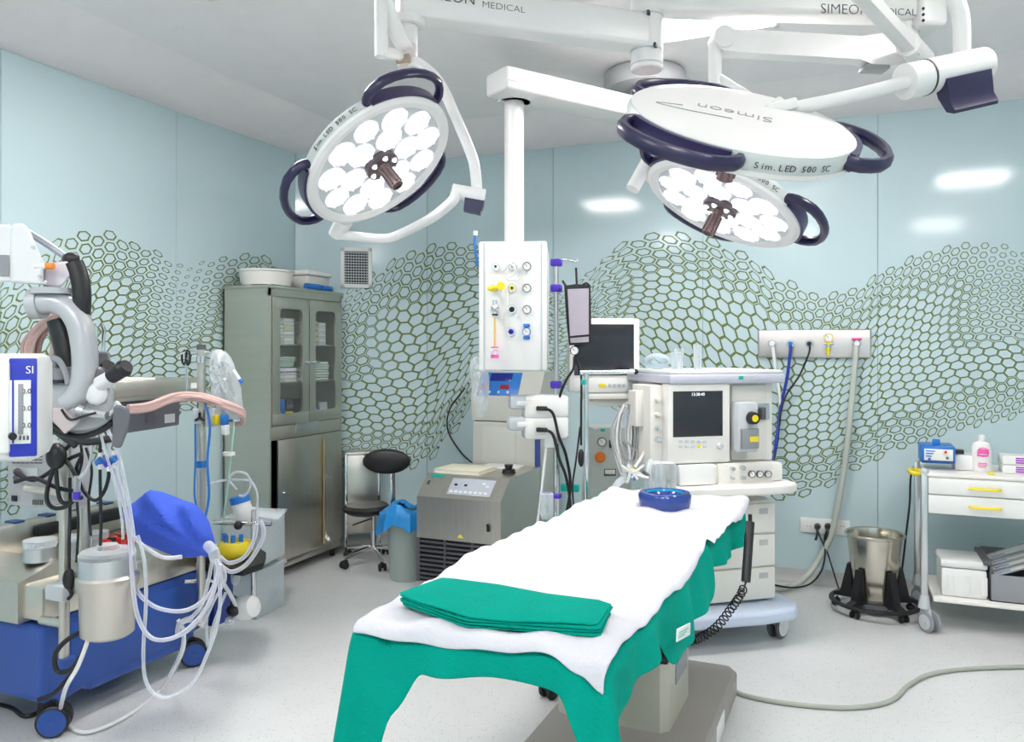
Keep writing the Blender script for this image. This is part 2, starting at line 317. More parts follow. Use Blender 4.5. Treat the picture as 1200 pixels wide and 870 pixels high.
def warp(ci, rj):
    x = colx(ci); v = rj/ROWS
    x2 = x+14*math.sin(v*5.2+x/120)+5*math.sin(v*9+x/60)
    v2 = v+.045*math.sin(x/75+2.5*v)*math.sin(PI*min(1, max(0, v)))+.022*math.sin(x/36+4*v)*math.sin(PI*min(1, max(0, v)))
    t0 = interp(TOP, x2); b0 = interp(BOT, x2)
    return x2, t0+(b0-t0)*v2
def on_wall(px, py):
    if px < 347: p = PX(px, py, XL); return p+V((.0015, 0, 0))
    if px < 500: p = FC.y(px, py, 0); return FC.w((p.x, -.0015, p.z))
    p = PY(px, py, YB); return p-V((0, .0015, 0))
mur = MB(); s_ = 10.0; cstep = 15.0
nc = len(COLX)-2; s_ = .6667
for ci in range(nc):
    for j in range(ROWS+1):
        cy = j+(.5 if ci % 2 else 0); cx = ci+.5
        v = cy/ROWS
        if v > 1.0: continue
        X = colx(cx)
        e = min(v, 1-v)
        sc = 1.0
        if e < .10: sc = .82
        elif e < .18: sc = .91
        g = lambda c, w_: math.exp(-((X-c)/w_)**2)
        sc -= .42*g(215, 42)*(1-min(1, max(0, (v-.35)/.3)))
        sc -= .20*g(400, 40)*(1 if v < .5 else 0)+.18*g(690, 26)+.22*g(1190, 50)*(1 if v < .6 else .1)+.15*g(20, 40)*(1 if v < .3 else 0)
        sc = max(.40, sc); th = .145 if sc > .95 else .25
        px, py = warp(cx, cy)
        if px > 545 and px < 560 and False: continue
        ring_o = []; ring_i = []
        for k in range(6):
            a = k*PI/3
            for lst, s2 in ((ring_o, sc), (ring_i, sc*(1-th))): lst.append(on_wall(*warp(cx+s_*s2*math.cos(a), cy+s2*math.sin(a)*.577)))
        mur.add(ring_o+ring_i, [[k, (k+1) % 6, 6+(k+1) % 6, 6+k] for k in range(6)])
OLIVE = mat('olive_print', (.15, .20, .065), .35)
o = mur.build('wall_mural', OLIVE, smooth=False); tag(o, 'olive green honeycomb mesh print flowing across the glass walls', 'mural', None, 'structure')
# ================= CEILING EQUIPMENT =================
ZM = CEIL+.12
led = emitmat('led_lens_light', (.97, .96, 1), 1.5)
ledb = emitmat('led_lens_rim_light', (.86, .84, .98), .75)
REFL = mat('lamp_reflector', (.36, .35, .40), .25, .5); LAMPW = mat('lamp_white', (.80, .79, .77), .3); LAMPG = mat('lamp_side_grey', (.58, .62, .60), .35); HANDLEC = mat('lamp_centre_handle', (.12, .075, .075), .3, .3)
def lamp_frame(px, py, D, th, ratio, toward):
    """rotation whose z is the back of the lamp and x its longer picture axis; light leaves along -z"""
    c = P(px, py, D); vd = ray(px, py).normalized(); r = RV-vd*RV.dot(vd); r.normalize(); u = r.cross(vd).normalized()
    if u.z < 0: u = -u
    mj = r*math.cos(th)+u*math.sin(th); mn = -r*math.sin(th)+u*math.cos(th)   # minor axis, pointing up in the picture
    s = math.sqrt(1-ratio*ratio); n = -mn*s+(-vd if toward else vd)*ratio
    z = -n; x = mj; y = z.cross(x)
    return c, Matrix.Translation(c) @ Matrix((x, y, z)).transposed().to_4x4()
def empty_M(name, label, cat, M, group=None):
    o = bpy.data.objects.new(name, None); COL.objects.link(o); o.matrix_basis = M; o.empty_display_size = .05; return tag(o, label, cat, group)
def lamp_head(label, px, py, D, th, ratio, toward, angs, letter_ang, top_letter=False, R=.275, dz=0.0):
    c, M = lamp_frame(px, py, D, th, ratio, toward); M = M @ Matrix.Translation((0, 0, dz)) @ Matrix.Diagonal((1, 1, .75, 1))
    t = empty_M('surgical_lamp_head', label, 'surgical lamp', M, 'round surgical lamp heads')
    m = MB(t); m.lathe([(.235, .004), (R-.012, 0), (R, .012), (R+.004, .045), (R-.002, .062), (R-.02, .068)], 64); m.build('housing', LAMPG)
    m = MB(t); m.lathe([(R-.003, .063), (R-.012, .070), (R-.05, .076), (.12, .080), (0, .081)], 64); m.build('back_cover', LAMPW)
    m = MB(t); m.lathe([(.238, .006), (.24, -.004), (.262, -.010), (R+.002, -.002), (R+.004, .012)], 64); m.build('front_rim', LAMPW)
    m = MB(t); m.lathe([(0, .006), (.236, .006), (.236, .012), (0, .012)], 48); m.build('reflector_plate', REFL)
    spots = [(.188, 2*PI*(k+.5)/11) for k in range(11)]+[(.108, 2*PI*(k+.2)/6) for k in range(6)]
    for i, (r_, a) in enumerate(spots):
        m = MB(t); Q = Matrix.Translation((r_*math.cos(a), r_*math.sin(a), .004)) @ Matrix.Rotation(PI, 4, 'X') @ Matrix.Rotation(a, 4, 'Z')
        if i < 11 and i % 3 == 2: Q = Q @ Matrix.Scale(.92, 4)
        rr = .049; n = 16; prof = []
        m.lathe([(rr, 0), (rr, .006), (rr*.8, .013)], n, Q); m.cur = 1; m.lathe([(rr*.8, .013), (rr*.66, .017), (rr*.34, .017), (rr*.30, .013), (0, .012)], n, Q)
        # facets around the rim
        m.cur = 0
        for k in range(8): b_ = 2*PI*k/8; m.box(rr*.78, rr*1.02, -.005, .005, 0, .013, .002, Q @ Matrix.Rotation(b_, 4, 'Z'), 1)
        m.build('led_lens', [ledb, led])
    m = MB(t); m.lathe([(0, -.028), (.05, -.028), (.06, -.020), (.06, .005)], 28); m.build('centre_hub', mat('hub_brown', (.10, .075, .08), .35))
    for k in range(6): b_ = 2*PI*k/6; m = MB(t); m.cyl((.045*math.cos(b_), .045*math.sin(b_), -.028), (.045*math.cos(b_), .045*math.sin(b_), -.038), .010, .006, 10); m.build('hub_light', led)
    h = MB(t); h.lathe([(.024, -.028), (.018, -.045), (.019, -.13), (.021, -.145), (.013, -.150), (.011, -.142), (0, -.14)], 18)
    for k in range(6): b_ = 2*PI*k/6; h.tube([(.020*math.cos(b_), .020*math.sin(b_), -.05), (.021*math.cos(b_), .021*math.sin(b_), -.135)], .0035, 6, 1)
    h.build('centre_handle', HANDLEC)
    for a in angs:
        a = math.radians(a); g = MB(t); pts = []
        for q, rad in ((-31, R+.0), (-29, R+.03), (-20, R+.063), (-7, R+.074), (7, R+.074), (20, R+.063), (29, R+.03), (31, R+.0)):
            b_ = a+math.radians(q); pts.append((rad*math.cos(b_), rad*math.sin(b_), .036))
        g.tube(pts, (.023, .014), 8, 2, False, (0, 0, 1)); o = g.build('grip', PURPLE)
        e = MB(t); 
        arc = [a+math.radians(q) for q in range(-29, 30, 4)]
        pl = [((R+.012)*math.cos(b_), (R+.012)*math.sin(b_)) for b_ in arc]+[((R-.01)*math.cos(b_), (R-.01)*math.sin(b_)) for b_ in arc[::-1]]
        e.prism(pl, .006, .060); e.build('grip_mount', mat('grip_mount_purple', (.035, .028, .09), .3))
    a = math.radians(letter_ang); rr = R+.0045; sgn = 1
    o_ = V((rr*math.cos(a), rr*math.sin(a), .040)); xd = V((-math.sin(a), math.cos(a), 0)); 
    L = MB(t); word = 'Sim.LED 500 SC'; n = len(word); step = .0135
    for i, ch in enumerate(word):
        if ch == ' ': continue
        b_ = a+((i-(n-1)/2)*step)/rr; p = V(((rr+.001)*math.cos(b_), (rr+.001)*math.sin(b_), .032)); xd = V((-math.sin(b_), math.cos(b_), 0))
        L.text(ch, .026, TM(p, xd, (0, 0, 1)), .0004, xs=.85)
    L.build('lettering', INK, smooth=False)
    if top_letter:
        L = MB(t); L.text('Simeon', .062, TM((-.02, -.02, .0815), (-1, 0, 0), (0, -1, 0)), .0005, bold=-.0008); L.tube([(-.14, -.05, .0815), (-.20, -.075, .0815), (-.14, -.085, .0815), (-.02, -.08, .0815)], .0012, 6, 6); L.build('emblem', mat('grey_print', (.30, .30, .31), .5), smooth=False)
    ld = bpy.data.lights.new('lamp_beam', 'SPOT'); ld.energy = LAMP_W; ld.spot_size = math.radians(70); ld.spot_blend = .6; ld.shadow_soft_size = .16; ld.color = (1, .98, .97)
    lo = bpy.data.objects.new('lamp_beam', ld); COL.objects.link(lo); lo.parent = t; lo.location = (0, 0, -.06)
    return t, M
LA, MA = lamp_head('round surgical lamp on the left, facing the camera with its lights on', 446, 192, 2.72, math.radians(37), .555, True, (-42, -162, -282), -100)
LB, MBm = lamp_head('largest surgical lamp, tilted away so that its white back shows', 871, 132, 1.90, math.radians(-11.5), .235, False, (7, 127, 243), 300, True, .27, -.06)
LC, MC_ = lamp_head('smaller looking surgical lamp with lights on, hanging behind the one showing its back', 845, 242, 2.75, math.radians(-24), .372, True, (-20, -140, -260), -80)
# lamp mount: column, three levels of beams
t = thing('lamp_ceiling_mount', 'white ceiling column with horizontal beams and jointed tube arms carrying the surgical lamps', 'lamp mount', P(758, 82, 3.2).to_2d().to_3d()+V((0, 0, ZM))); MOUNT = t
axp = P(758, 82, 3.2); ax = V((axp.x, axp.y, 0))
def zz(py, D): return H+(HOR-py)/FPX*D
m = MB(t, True); m.cyl(ax+V((0, 0, zz(82, 3.2))), ax+V((0, 0, ZM)), .064, n=32); m.build('column', LAMPW)
m = MB(t, True)
for z_ in (zz(78, 3.2), zz(62, 3.2), zz(22, 3.2)): m = MB(t, True); m.cyl(ax+V((0, 0, z_)), ax+V((0, 0, z_+.006)), .066, n=32); m.build('collar', LGREY)
m = MB(t, True); m.cyl(ax+V((0, 0, zz(82, 3.2)-.004)), ax+V((0, 0, zz(82, 3.2)+.001)), .058, n=32); m.build('column_cap', mat('pinkish_cap', (.72, .62, .62), .4))
m = MB(t, True); m.cyl(ax+V((0, 0, ZM-.03)), ax+V((0, 0, ZM)), .20, n=32); m.build('ceiling_flange', LAMPW)
for k, q in enumerate(((758, 15), (766, 53))): m = MB(t, True); pp = P(q[0]+2, q[1], 3.13); m.box(pp.x-.005, pp.x+.005, pp.y-.012, pp.y+.012, pp.z-.008, pp.z+.008); m.build('screw', INK)
def beam(th, p0, p1, w_, h_, name, mtl, bevel=.02):
    p0 = V(p0); p1 = V(p1); d = (p1-p0); L = d.length; M = TM(p0, d, UP.cross(d)); b_ = MB(th, True); b_.box(-.02, L+.04, -w_/2, w_/2, -h_/2, h_/2, bevel, M, 3); return b_.build(name, mtl), M, L
EL = P(478, 25, 2.90); EL.z = zz(40, 3.2)
be, M1, L1 = beam(t, ax+V((0, 0, EL.z)), EL, .12, .135, 'beam', LAMPW)
d_ = (ax-V((EL.x, EL.y, 0))).normalized(); side = V((d_.y, -d_.x, 0))
Lt = MB(t, True); b0 = EL+side*.0605
Lt.text('SIMEON', .054, TM(EL+d_*.035+side*.0606+V((0, 0, .01)), d_, UP), .0004, 'LEFT', bold=-.0006, xs=1.05); Lt.text('MEDICAL', .034, TM(EL+d_*.262+side*.0606+V((0, 0, .0)), d_, UP), .0004, 'LEFT', bold=-.0006, xs=1.2); Lt.build('lettering', INK, smooth=False)
ER = P(1062, 20, 3.28); ER.z = zz(-4, 3.2)
be, M2, L2 = beam(t, ax+V((0, 0, ER.z)), ER, .12, .14, 'beam', LAMPW)
d2 = (V((ER.x, ER.y, 0))-ax).normalized(); s2_ = V((d2.y, -d2.x, 0))
Lt = MB(t, True); Lt.text('SIMEON', .058, TM(P(962, 13, 3.25).to_2d().to_3d()*0+ax+d2*.69+s2_*.0606+V((0, 0, zz(19, 3.26))), d2, UP), .0004, 'LEFT', bold=-.0008); Lt.text('MEDICAL', .040, TM(ax+d2*.91+s2_*.0606+V((0, 0, zz(21, 3.27))), d2, UP), .0004, 'LEFT', bold=-.0005, xs=1.1); Lt.build('lettering', INK, smooth=False)
m = MB(t, True); Q = TM(ER, d2, UP.cross(d2)); m.box(.01, .13, -.085, .085, -.11, .10, .02, Q, 3); m.build('beam_end_box', LAMPW)
for k in range(3): m = MB(t, True); pp = P(1082, 10+k*7, 3.12); m.sph(pp, .006, 8, 6); m.build('end_screw', INK)
# arm A (left lamp)
t = MOUNT
m = MB(t, True); p0 = V((EL.x, EL.y, EL.z-.06)); p1 = P(478, 66, 2.88); p1 = V((EL.x, EL.y, p1.z)); m.cyl(p0, p0-V((0, 0, .03)), .062, .060, 24); m.cyl(p0, p1+V((0, 0, .03)), .036, n=24); m.build('spindle', LAMPW)
m = MB(t, True); m.cyl(p1+V((0, 0, .045)), p1-V((0, 0, .03)), .037, .036, 24); m.build('spindle_joint', mat('joint_pinkish', (.70, .62, .60), .4))
m = MB(t, True); m.box(p1.x-.025, p1.x+.03, p1.y-.045, p1.y-.03, p1.z-.03, p1.z, .003); m.build('catch', mat('brown_catch', (.35, .27, .2), .4))
m = MB(t, True); m.tube([P(447, -60, 2.8), P(447, 0, 2.8), P(447, 67, 2.8)], .024, 14, 2); m.build('drop_tube', LAMPW)
m = MB(t, True); m.tube([P(440, -25, 2.8), P(446, -8, 2.8), P(468, 45, 2.83), p1+V((0, 0, .03))], (.012, .03), 10, 4, False, (0, 1, 0)); m.build('link_bar', LAMPW)
m = MB(t, True); m.tube([P(448, 60, 2.8), P(458, 62, 2.82), p1], .018, 12, 4); m.build('link_tube', LAMPW)
lug = MA @ V((.285*math.cos(math.radians(-217)), .285*math.sin(math.radians(-217)), .03)); lug2 = MA @ V((.345*math.cos(math.radians(-217)), .345*math.sin(math.radians(-217)), .035)); dl = depth(lug2)
m = MB(t, True); m.tube([p1-V((0, 0, .01)), P(492, 75, 2.86), P(515, 97, 2.83), P(533, 135, 2.8), P(552, 180, 2.78), P(557, 200, 2.76), P(559, 228, 2.76)], .019, 14, 6); m.build('curved_tube', LAMPW)
m = MB(t, True); m.cyl(P(530, 224, 2.74), P(568, 231, 2.74), .026, .026, 20); m.build('elbow', LAMPW)
m = MB(t, True); Q = TM(P(556, 238, 2.74), P(568, 241, 2.74)-P(545, 236, 2.74), UP); m.prism([(-.035, .015), (.032, .015), (.034, -.01), (.028, -.035), (-.03, -.035)], -.025, .02, 'z', Q); m.build('elbow_handle', PURPLE)
m = MB(t, True); m.tube([P(534, 226, 2.74), P(530, 236, 2.72), P(505, 256, (2.72+dl)/2), P(470, 274, dl+.05), P(448, 280, dl), P(398, 275, dl)], .018, 14, 6); m.build('lower_tube', LAMPW)
m = MB(t, True); m.cyl(lug, lug2+(lug2-lug)*.35, .032, .026, 20); m.build('lamp_pivot', LAMPW)
# arm C (far right lamp): spring arm from the right beam end, drop tube, yoke round the back
t = MOUNT
j = P(1062, 58, 3.3); e = P(846, 50, 3.3)
m = MB(t, True); m.cyl(V((j.x, j.y, ER.z-.05)), j-V((0, 0, .05)), .05, n=24); m.cyl(V((j.x, j.y, ER.z)), V((ER.x, ER.y, ER.z))+d2*.05, .05, n=16); m.build('hinge_block', LAMPW)
m = MB(t, True); m.prism([(0, 0), (1, 0)], 0, 0) if False else None
dd = (e-j); LL = dd.length; Q = TM(j, dd, UP.cross(dd)); m.prism([(-.03, -.075), (.14, -.085), (.20, -.06), (LL-.08, -.05), (LL, -.045), (LL+.04, 0), (LL, .045), (LL-.1, .045), (.2, .035), (.12, .05), (-.02, .06), (-.06, 0)], -.035, .035, 'y', TM(j, dd, UP.cross(dd))); m.build('spring_arm', LAMPW)
m = MB(t, True); a_ = j+dd.normalized()*.13; m.box(-.05, .05, -.037, .037, -.094, -.078, .003, TM(a_, dd, UP.cross(dd))); m.build('hinge_cover', mat('hinge_grey', (.35, .34, .34), .4))
m = MB(t, True); m.cyl(e+V((0, 0, .01))-s2_*0-FV*.05, e+V((0, 0, .01))+FV*.05, .045, n=24); m.build('elbow_joint', LAMPW)
m = MB(t, True); m.tube([P(838, 52, 3.3), P(838, 85, 3.3), P(838, 100, 3.3)], .027, 14, 2); m.build('drop_tube', LAMPW)
lugC = MC_ @ V((-.30, .02, .03)); 
m = MB(t, True); m.tube([P(840, 90, 3.3), P(856, 100, 3.28), P(885, 120, 3.25), P(905, 160, 3.2), P(900, 200, 3.16), P(860, 215, 3.13), P(800, 212, 3.05), P(765, 210, 2.95), lugC], .018, 12, 6); m.build('yoke', LAMPW)
m = MB(t, True); m.cyl(P(741, 222, depth(lugC)-.02), lugC+(lugC-P(741, 222, depth(lugC)))*.3, .024, n=20); m.build('lamp_pivot', LAMPW)
# arm B: spring arm passing over the right beam end towards the viewer, then curved tube and cylinder
t = MOUNT
a_ = P(1064, 52, 3.12); b_ = P(1018, 2, 2.75); c_ = a_+(b_-a_)*2.1
m = MB(t, True); Q = TM(a_, c_-a_, UP.cross(c_-a_)); m.box(-.03, (c_-a_).length, -.028, .028, -.026, .026, .010, Q); m.build('spring_arm', LAMPW)
m = MB(t, True); m.box(-.055, -.028, -.03, .03, -.035, .035, .003, Q); m.build('arm_end_cover', mat('hinge_grey', (.35, .34, .34), .4))
m = MB(t, True); m.cyl(a_+V((.0, 0, .0)), V((ER.x, ER.y, a_.z))+d2*.07, .045, n=20); m.build('hinge_block', LAMPW)
m = MB(t, True); q0 = P(1127, 78, 2.05); m.tube([q0, P(1127, 30, 2.05), P(1122, 5, 2.05), P(1108, -25, 2.06), P(1085, -60, 2.1), P(1040, -90, 2.15), c_], .021, 16, 6); m.build('bent_tube', LAMPW)
m = MB(t, True); m.cyl(P(1060, 96, 1.99), P(1152, 76, 2.05), .044, n=28); m.build('balance_cylinder', LAMPW)
m = MB(t, True); dcy = (P(1152, 76, 2.05)-P(1060, 96, 1.99)).normalized(); m.cyl(P(1083, 91, 2.005)-dcy*.003, P(1083, 91, 2.005)+dcy*.003, .0450, n=28); m.build('cylinder_joint', INK)
m = MB(t, True); wn = (-FV-UP*.15); wn = (wn-dcy*wn.dot(dcy)).normalized(); dn = dcy.cross(wn); dn = dn if dn.z < 0 else -dn; CYM = Matrix.Translation(P(1118, 83, 2.028)) @ Matrix((dcy, dn, wn)).transposed().to_4x4()
m.prism([(.018, .036), (.018, .047), (.045, .046), (.075, .044), (.098, .054), (.106, .050), (.098, .028), (.06, .008), (.043, .006), (.036, .026)], -.07, .068, 'x', TM(P(1118, 83, 2.028), dcy, -dcy.cross(UP).cross(dcy)) if False else CYM); m.build('handle_cover', PURPLE)
m = MB(t, True); lugB = MBm @ V((.08, .20, .1)); m.tube([P(1066, 95, 1.985), P(1010, 110, 1.98), P(950, 123, 1.99), P(905, 131, 2.03), lugB-V((0, 0, .02))], .017, 14, 5); m.build('lamp_tube', LAMPW)
m = MB(t, True); Q = TM(P(913, 127, 1.99), P(925, 124, 1.99)-P(900, 131, 1.99), UP); m.box(-.045, .045, -.014, .014, -.02, .02, .008, Q); m.build('tube_clamp', LAMPW)
# supply pendant
FL = P(755, 88, 4.66); FL.z = ZM
t = thing('supply_pendant', 'white ceiling pendant with hanging gas outlet column', 'ceiling pendant', FL)
m = MB(t, True); m.lathe([(0, 0), (.215, 0), (.235, .03), (.235, .085), (.22, .10), (0, .10)], 40, Matrix.Translation(FL-V((0, 0, .10)))); m.build('ceiling_flange', mat('flange_grey', (.50, .50, .51), .35))
A0 = P(604, 102, 4.15); za = A0.z; A1 = V((FL.x, FL.y, za)); 
dd = (A1-A0); Q = TM(A0, dd, UP.cross(dd)); m = MB(t, True); m.box(-.12, dd.length+.13, -.10, .10, -.05, .065, .015, Q, 3); m.build('arm', LAMPW)
m = MB(t, True); m.box(-.11, dd.length+.12, -.103, .103, -.012, -.008, 0, Q); m.build('arm_groove', LGREY)
m = MB(t, True); m.cyl(A1-V((0, 0, .05)), FL-V((0, 0, .08)), .08, n=28); m.build('swivel', LAMPW)
F5 = Fr((P(604, 435, 4.1).x, P(604, 435, 4.1).y, 0), YAW-math.radians(3))
yb = 0.02; a = F5.y(561, 283, 0); b2 = F5.y(641, 435, 0); ztop = a.z; zbot = b2.z
p_ = F5.w(((a.x+b2.x)/2, .15, ztop)); m = MB(t, True); m.cyl(p_, V((p_.x, p_.y, za)), .052, n=28); m.build('drop_column', LAMPW)
p2 = V((p_.x, p_.y, za)); m = MB(t, True); m.cyl(p2-V((0, 0, .05)), p2+V((0, 0, .05)), .085, n=24); m.build('elbow_bearing', LAMPW)
m = MB(t, True); bx = (b2.x-a.x)/2; cx = (a.x+b2.x)/2; m.box(cx-bx, cx+bx, 0, .30, zbot, ztop, .012, F5.M, 3); m.build('console_box', WHITE)
for sx in (-1, 1): m = MB(t, True); x_ = cx+sx*(bx-.028); m.box(x_-.004, x_+.004, -.002, .002, zbot, ztop-.01, 0, F5.M); m.build('corner_rail', LGREY)
m = MB(t, True); m.box(cx+bx, cx+bx+.008, .04, .26, zbot+.05, ztop-.05, .002, F5.M); m.build('side_panel', LGREY)
def outlet(px, py, col, F=F5, th=t, r=.024, gauge=False):
    p = F.y(px, py, -.001); Q = F.M @ Matrix.Translation(p) @ Matrix.Rotation(PI/2, 4, 'X'); m_ = MB(th, True); m_.lathe([(0, 0), (r, 0), (r, .012), (r*.85, .018), (r*.6, .018)], 20, Q); m_.cur = 1; m_.lathe([(r*.62, .0185), (r*.55, .024), (r*.28, .024)], 16, Q); m_.cur = 2; m_.lathe([(r*.28, .026), (0, .026)], 12, Q)
    m_.build('gas_outlet', [CHROME, col, BLACK])
outlet(581, 313, WHITE); outlet(601, 313, WHITE); outlet(600, 338, YELLOW); outlet(600, 363, BLACK); outlet(599, 389, VIOLET); outlet(579, 339, YELLOW); outlet(580, 364, CHROME)
def dial(th, F, px, py, r=.022, rim=None, yy=-.001, name='gauge'):
    p = F.y(px, py, yy); Q = F.M @ Matrix.Translation(p) @ Matrix.Rotation(PI/2, 4, 'X'); m_ = MB(th, True); m_.lathe([(r*.86, .012), (r, .016), (r, 0), (0, 0)], 24, Q); m_.cur = 1; m_.lathe([(0, .0135), (r*.84, .0135), (r*.84, .012)], 24, Q); m_.cur = 2; m_.box(-.0012, .0012, -r*.1, r*.7, .0138, .0145, 0, Q @ Matrix.Rotation(.7, 4, 'Z'))
    for k in range(9): m_.box(-.0006, .0006, r*.66, r*.80, .0137, .0143, 0, Q @ Matrix.Rotation(-2.1+k*.52, 4, 'Z'))
    return m_.build(name, [rim or DGREY, WHITE, INK])
for py in (312.5, 338, 363): dial(t, F5, 617.5, py)
dial(t, F5, 617, 389, .022, BLUEP); m = MB(t, True)
for py in (381.5, 396): rects(m, F5, 613, py-2, 621, py+2, -.014, 0)
m.v = [F5.w(q) for q in m.v]; m.build('blue_clip', BLUEP)
# flowmeter with yellow knob
f = empty_M('oxygen_flowmeter', 'yellow knobbed flowmeter plugged on the left of the pendant console', 'flowmeter', Matrix.Translation(F5.w(F5.y(585, 338, -.03))))
m = MB(f, True); m.cyl(F5.w(F5.y(572, 338, -.05)), F5.w(F5.y(590, 336, -.05)), .010, n=12); m.sph(F5.w(F5.y(574, 338, -.05)), .014); m.cyl(F5.w(F5.y(579, 339, -.05)), F5.w(F5.y(579, 339, 0)), .012, n=12); m.build('valve_body', YELLOW)
m = MB(f, True); p = F5.y(587, 335.5, -.05); m.lathe([(0, .012), (.022, .012), (.022, -.01), (0, -.01)], 16, F5.M @ Matrix.Translation(p) @ Matrix.Rotation(PI/2, 4, 'X')); m.build('dial_knob', YELLOW)
# suction regulator with amber stem
f = empty_M('suction_regulator', 'chrome regulator with amber tube and pink float on the pendant console', 'regulator', Matrix.Translation(F5.w(F5.y(580, 364, -.03))))
m = MB(f, True); m.cyl(F5.w(F5.y(580, 352, -.045)), F5.w(F5.y(580, 372, -.045)), .012, n=12); m.sph(F5.w(F5.y(580, 361, -.045)), .022); m.cyl(F5.w(F5.y(580, 364, -.045)), F5.w(F5.y(580, 364, 0)), .012, n=12); m.build('valve_body', CHROME)
m = MB(f, True); m.cyl(F5.w(F5.y(580, 368, -.045)), F5.w(F5.y(580, 370, -.045)), .016, n=12); m.build('lock_ring', BLACK)
m = MB(f, True); m.cyl(F5.w(F5.y(580, 371, -.045)), F5.w(F5.y(580, 408, -.045)), .006, n=10); m.build('amber_stem', mat('amber', (.85, .50, .12), .4))
m = MB(f, True); m.lathe([(0, 0), (.018, 0), (.020, .012), (.020, .03), (.012, .04), (0, .04)], 14, F5.M @ Matrix.Translation(F5.y(580, 419, -.045))); m.build('float_cup', CLEARB)
m = MB(f, True); m.cyl(F5.w(F5.y(580, 420, -.045)), F5.w(F5.y(580, 416, -.045)), .021, n=14); m.cyl(F5.w(F5.y(580, 408, -.045)), F5.w(F5.y(580, 406.5, -.045)), .020, n=14); m.build('pink_ring', PINK)
m = MB(); m.tube([F5.w(F5.y(597, 283, .0)), F5.w(F5.y(598, 300, -.05)), F5.w(F5.y(597, 312, -.05))], .004, 8, 4); m.tube([F5.w(F5.y(590, 318, -.05)), F5.w(F5.y(598, 309, -.06)), F5.w(F5.y(604, 319, -.05)), F5.w(F5.y(594, 327, -.05)), F5.w(F5.y(606, 328, -.05))], .006, 8, 5); m.tube([F5.w(F5.y(595, 327, -.05)), F5.w(F5.y(594.5, 345, -.05)), F5.w(F5.y(594.5, 362, -.05))], .003, 8, 4)
solo(m, 'knotted_rope', WHITE, 'white knotted cord hanging down the front of the pendant console', 'rope')
# brake handle (blue tube with white tip) at console left
m = MB(); m.tube([F5.w(F5.y(557, 274, .1)), F5.w(F5.y(556.5, 290, .1)), F5.w(F5.y(560, 312, .1))], .007, 8, 4); m.cur = 1; m.cyl(F5.w(F5.y(557, 276, .1)), F5.w(F5.y(557.5, 271, .1)), .012, n=10)
solo(m, 'blue_tube', [BLUEP, WHITE], 'short blue tube with white tip beside the console top left corner', 'tube')
# ================= OPERATING TABLE =================
TA = math.atan2(.83, 1.86)
ta = PZ(418, 722, .88); tb = PZ(690, 793, .88)
cA = P(600+934*(-.11/1.77), 410+934*(.65/1.77), 1.77); cB = P(600+934*(.72/3.64), 410+934*.65/3.64, 3.64)
dT = (V((cB.x, cB.y, 0))-V((cA.x, cA.y, 0))); LT = dT.length; rzT = math.atan2(dT.y, dT.x)-PI/2
FT = Fr((cA.x, cA.y, 0), rzT); WT = .30; ZT = .86
t = thing('operating_table', 'draped operating table on beige column and flat grey base', 'operating table', (cA.x, cA.y, 0), rzT)
m = MB(t)
for (y0, y1) in ((.10, .60), (.62, 1.28), (1.30, 2.0)): m.box(-.27, .27, y0, y1, .80, .838, .02, None, 3)
m.build('table_pad', BLACK)
m = MB(t)
for sx in (-1, 1): m.box(sx*.285-.006, sx*.285+.006, .1, 1.95, .765, .795, .002)
for y_ in (.3, .9, 1.5): m.box(-.28, .28, y_-.015, y_+.015, .77, .79, .002)
m.build('side_rail', CHROME)
m = MB(t); m.box(-.24, .24, .9, 1.7, .72, .80, .02); m.box(-.15, .15, 1.05, 1.5, .55, .72, .03); m.build('table_frame', DGREY)
# column: positions from photo via floor plane
yc0 = FT.z(690, 845, .12).y; cr = FT.z(778, 866, .12); pass
xr = .165; yn = cr.y; yf = yn+.36
m = MB(t); q = [(-xr-.10, yn+.02), (-xr-.06, yn), (xr-.03, yn), (xr+.0, yn+.03), (xr+.0, yf), (-xr-.10, yf)]
m.prism(q, .10, .385); m.build('column', mat('column_beige', (.50, .48, .40), .35))
m = MB(t); m.box(xr, xr+.004, yn+.12, yf-.04, .27, .345, .002); m.build('column_panel', MGREY)
for k in range(5):
    g = .018*k; m = MB(t); z0 = .385+.032*k; m.box(-xr-.10+g, xr-g, yn+g, yf-g, z0, z0+.026, .010, None, 2); m.build('bellows_fold', BLACK)
m = MB(t); m.box(-xr, xr-.09, yn+.10, yf-.09, .55, .73, .02); m.build('lift_column', mat('dark_blue_column', (.05, .08, .22), .35))
bl = -.30; br = .31; 
m = MB(t); m.prism([(bl, -.05+.0), (br, -.05), (br, 1.98), (br-.04, 2.04), (bl+.04, 2.04), (bl, 1.98)], .03, .135); 
m.v = [V((q_.x, q_.y*1.0, q_.z)) for q_ in m.v]; 
bo = m.build('base', TAUPE)
b_ = bo.modifiers.new('bevel', 'BEVEL'); b_.width = .015; b_.segments = 3; b_.limit_method = 'ANGLE'
m = MB(t); m.box(br, br+.003, 1.45, 1.62, .045, .12, .001); m.build('base_label', WHITE)
for (x_, y_) in ((bl+.06, .3), (br-.06, .3), (bl+.06, 1.9), (br-.06, 1.9)): m = MB(t); m.cyl((x_-.02, y_, .028), (x_+.02, y_, .028), .028, n=16); m.build('base_wheel', RUBBER)
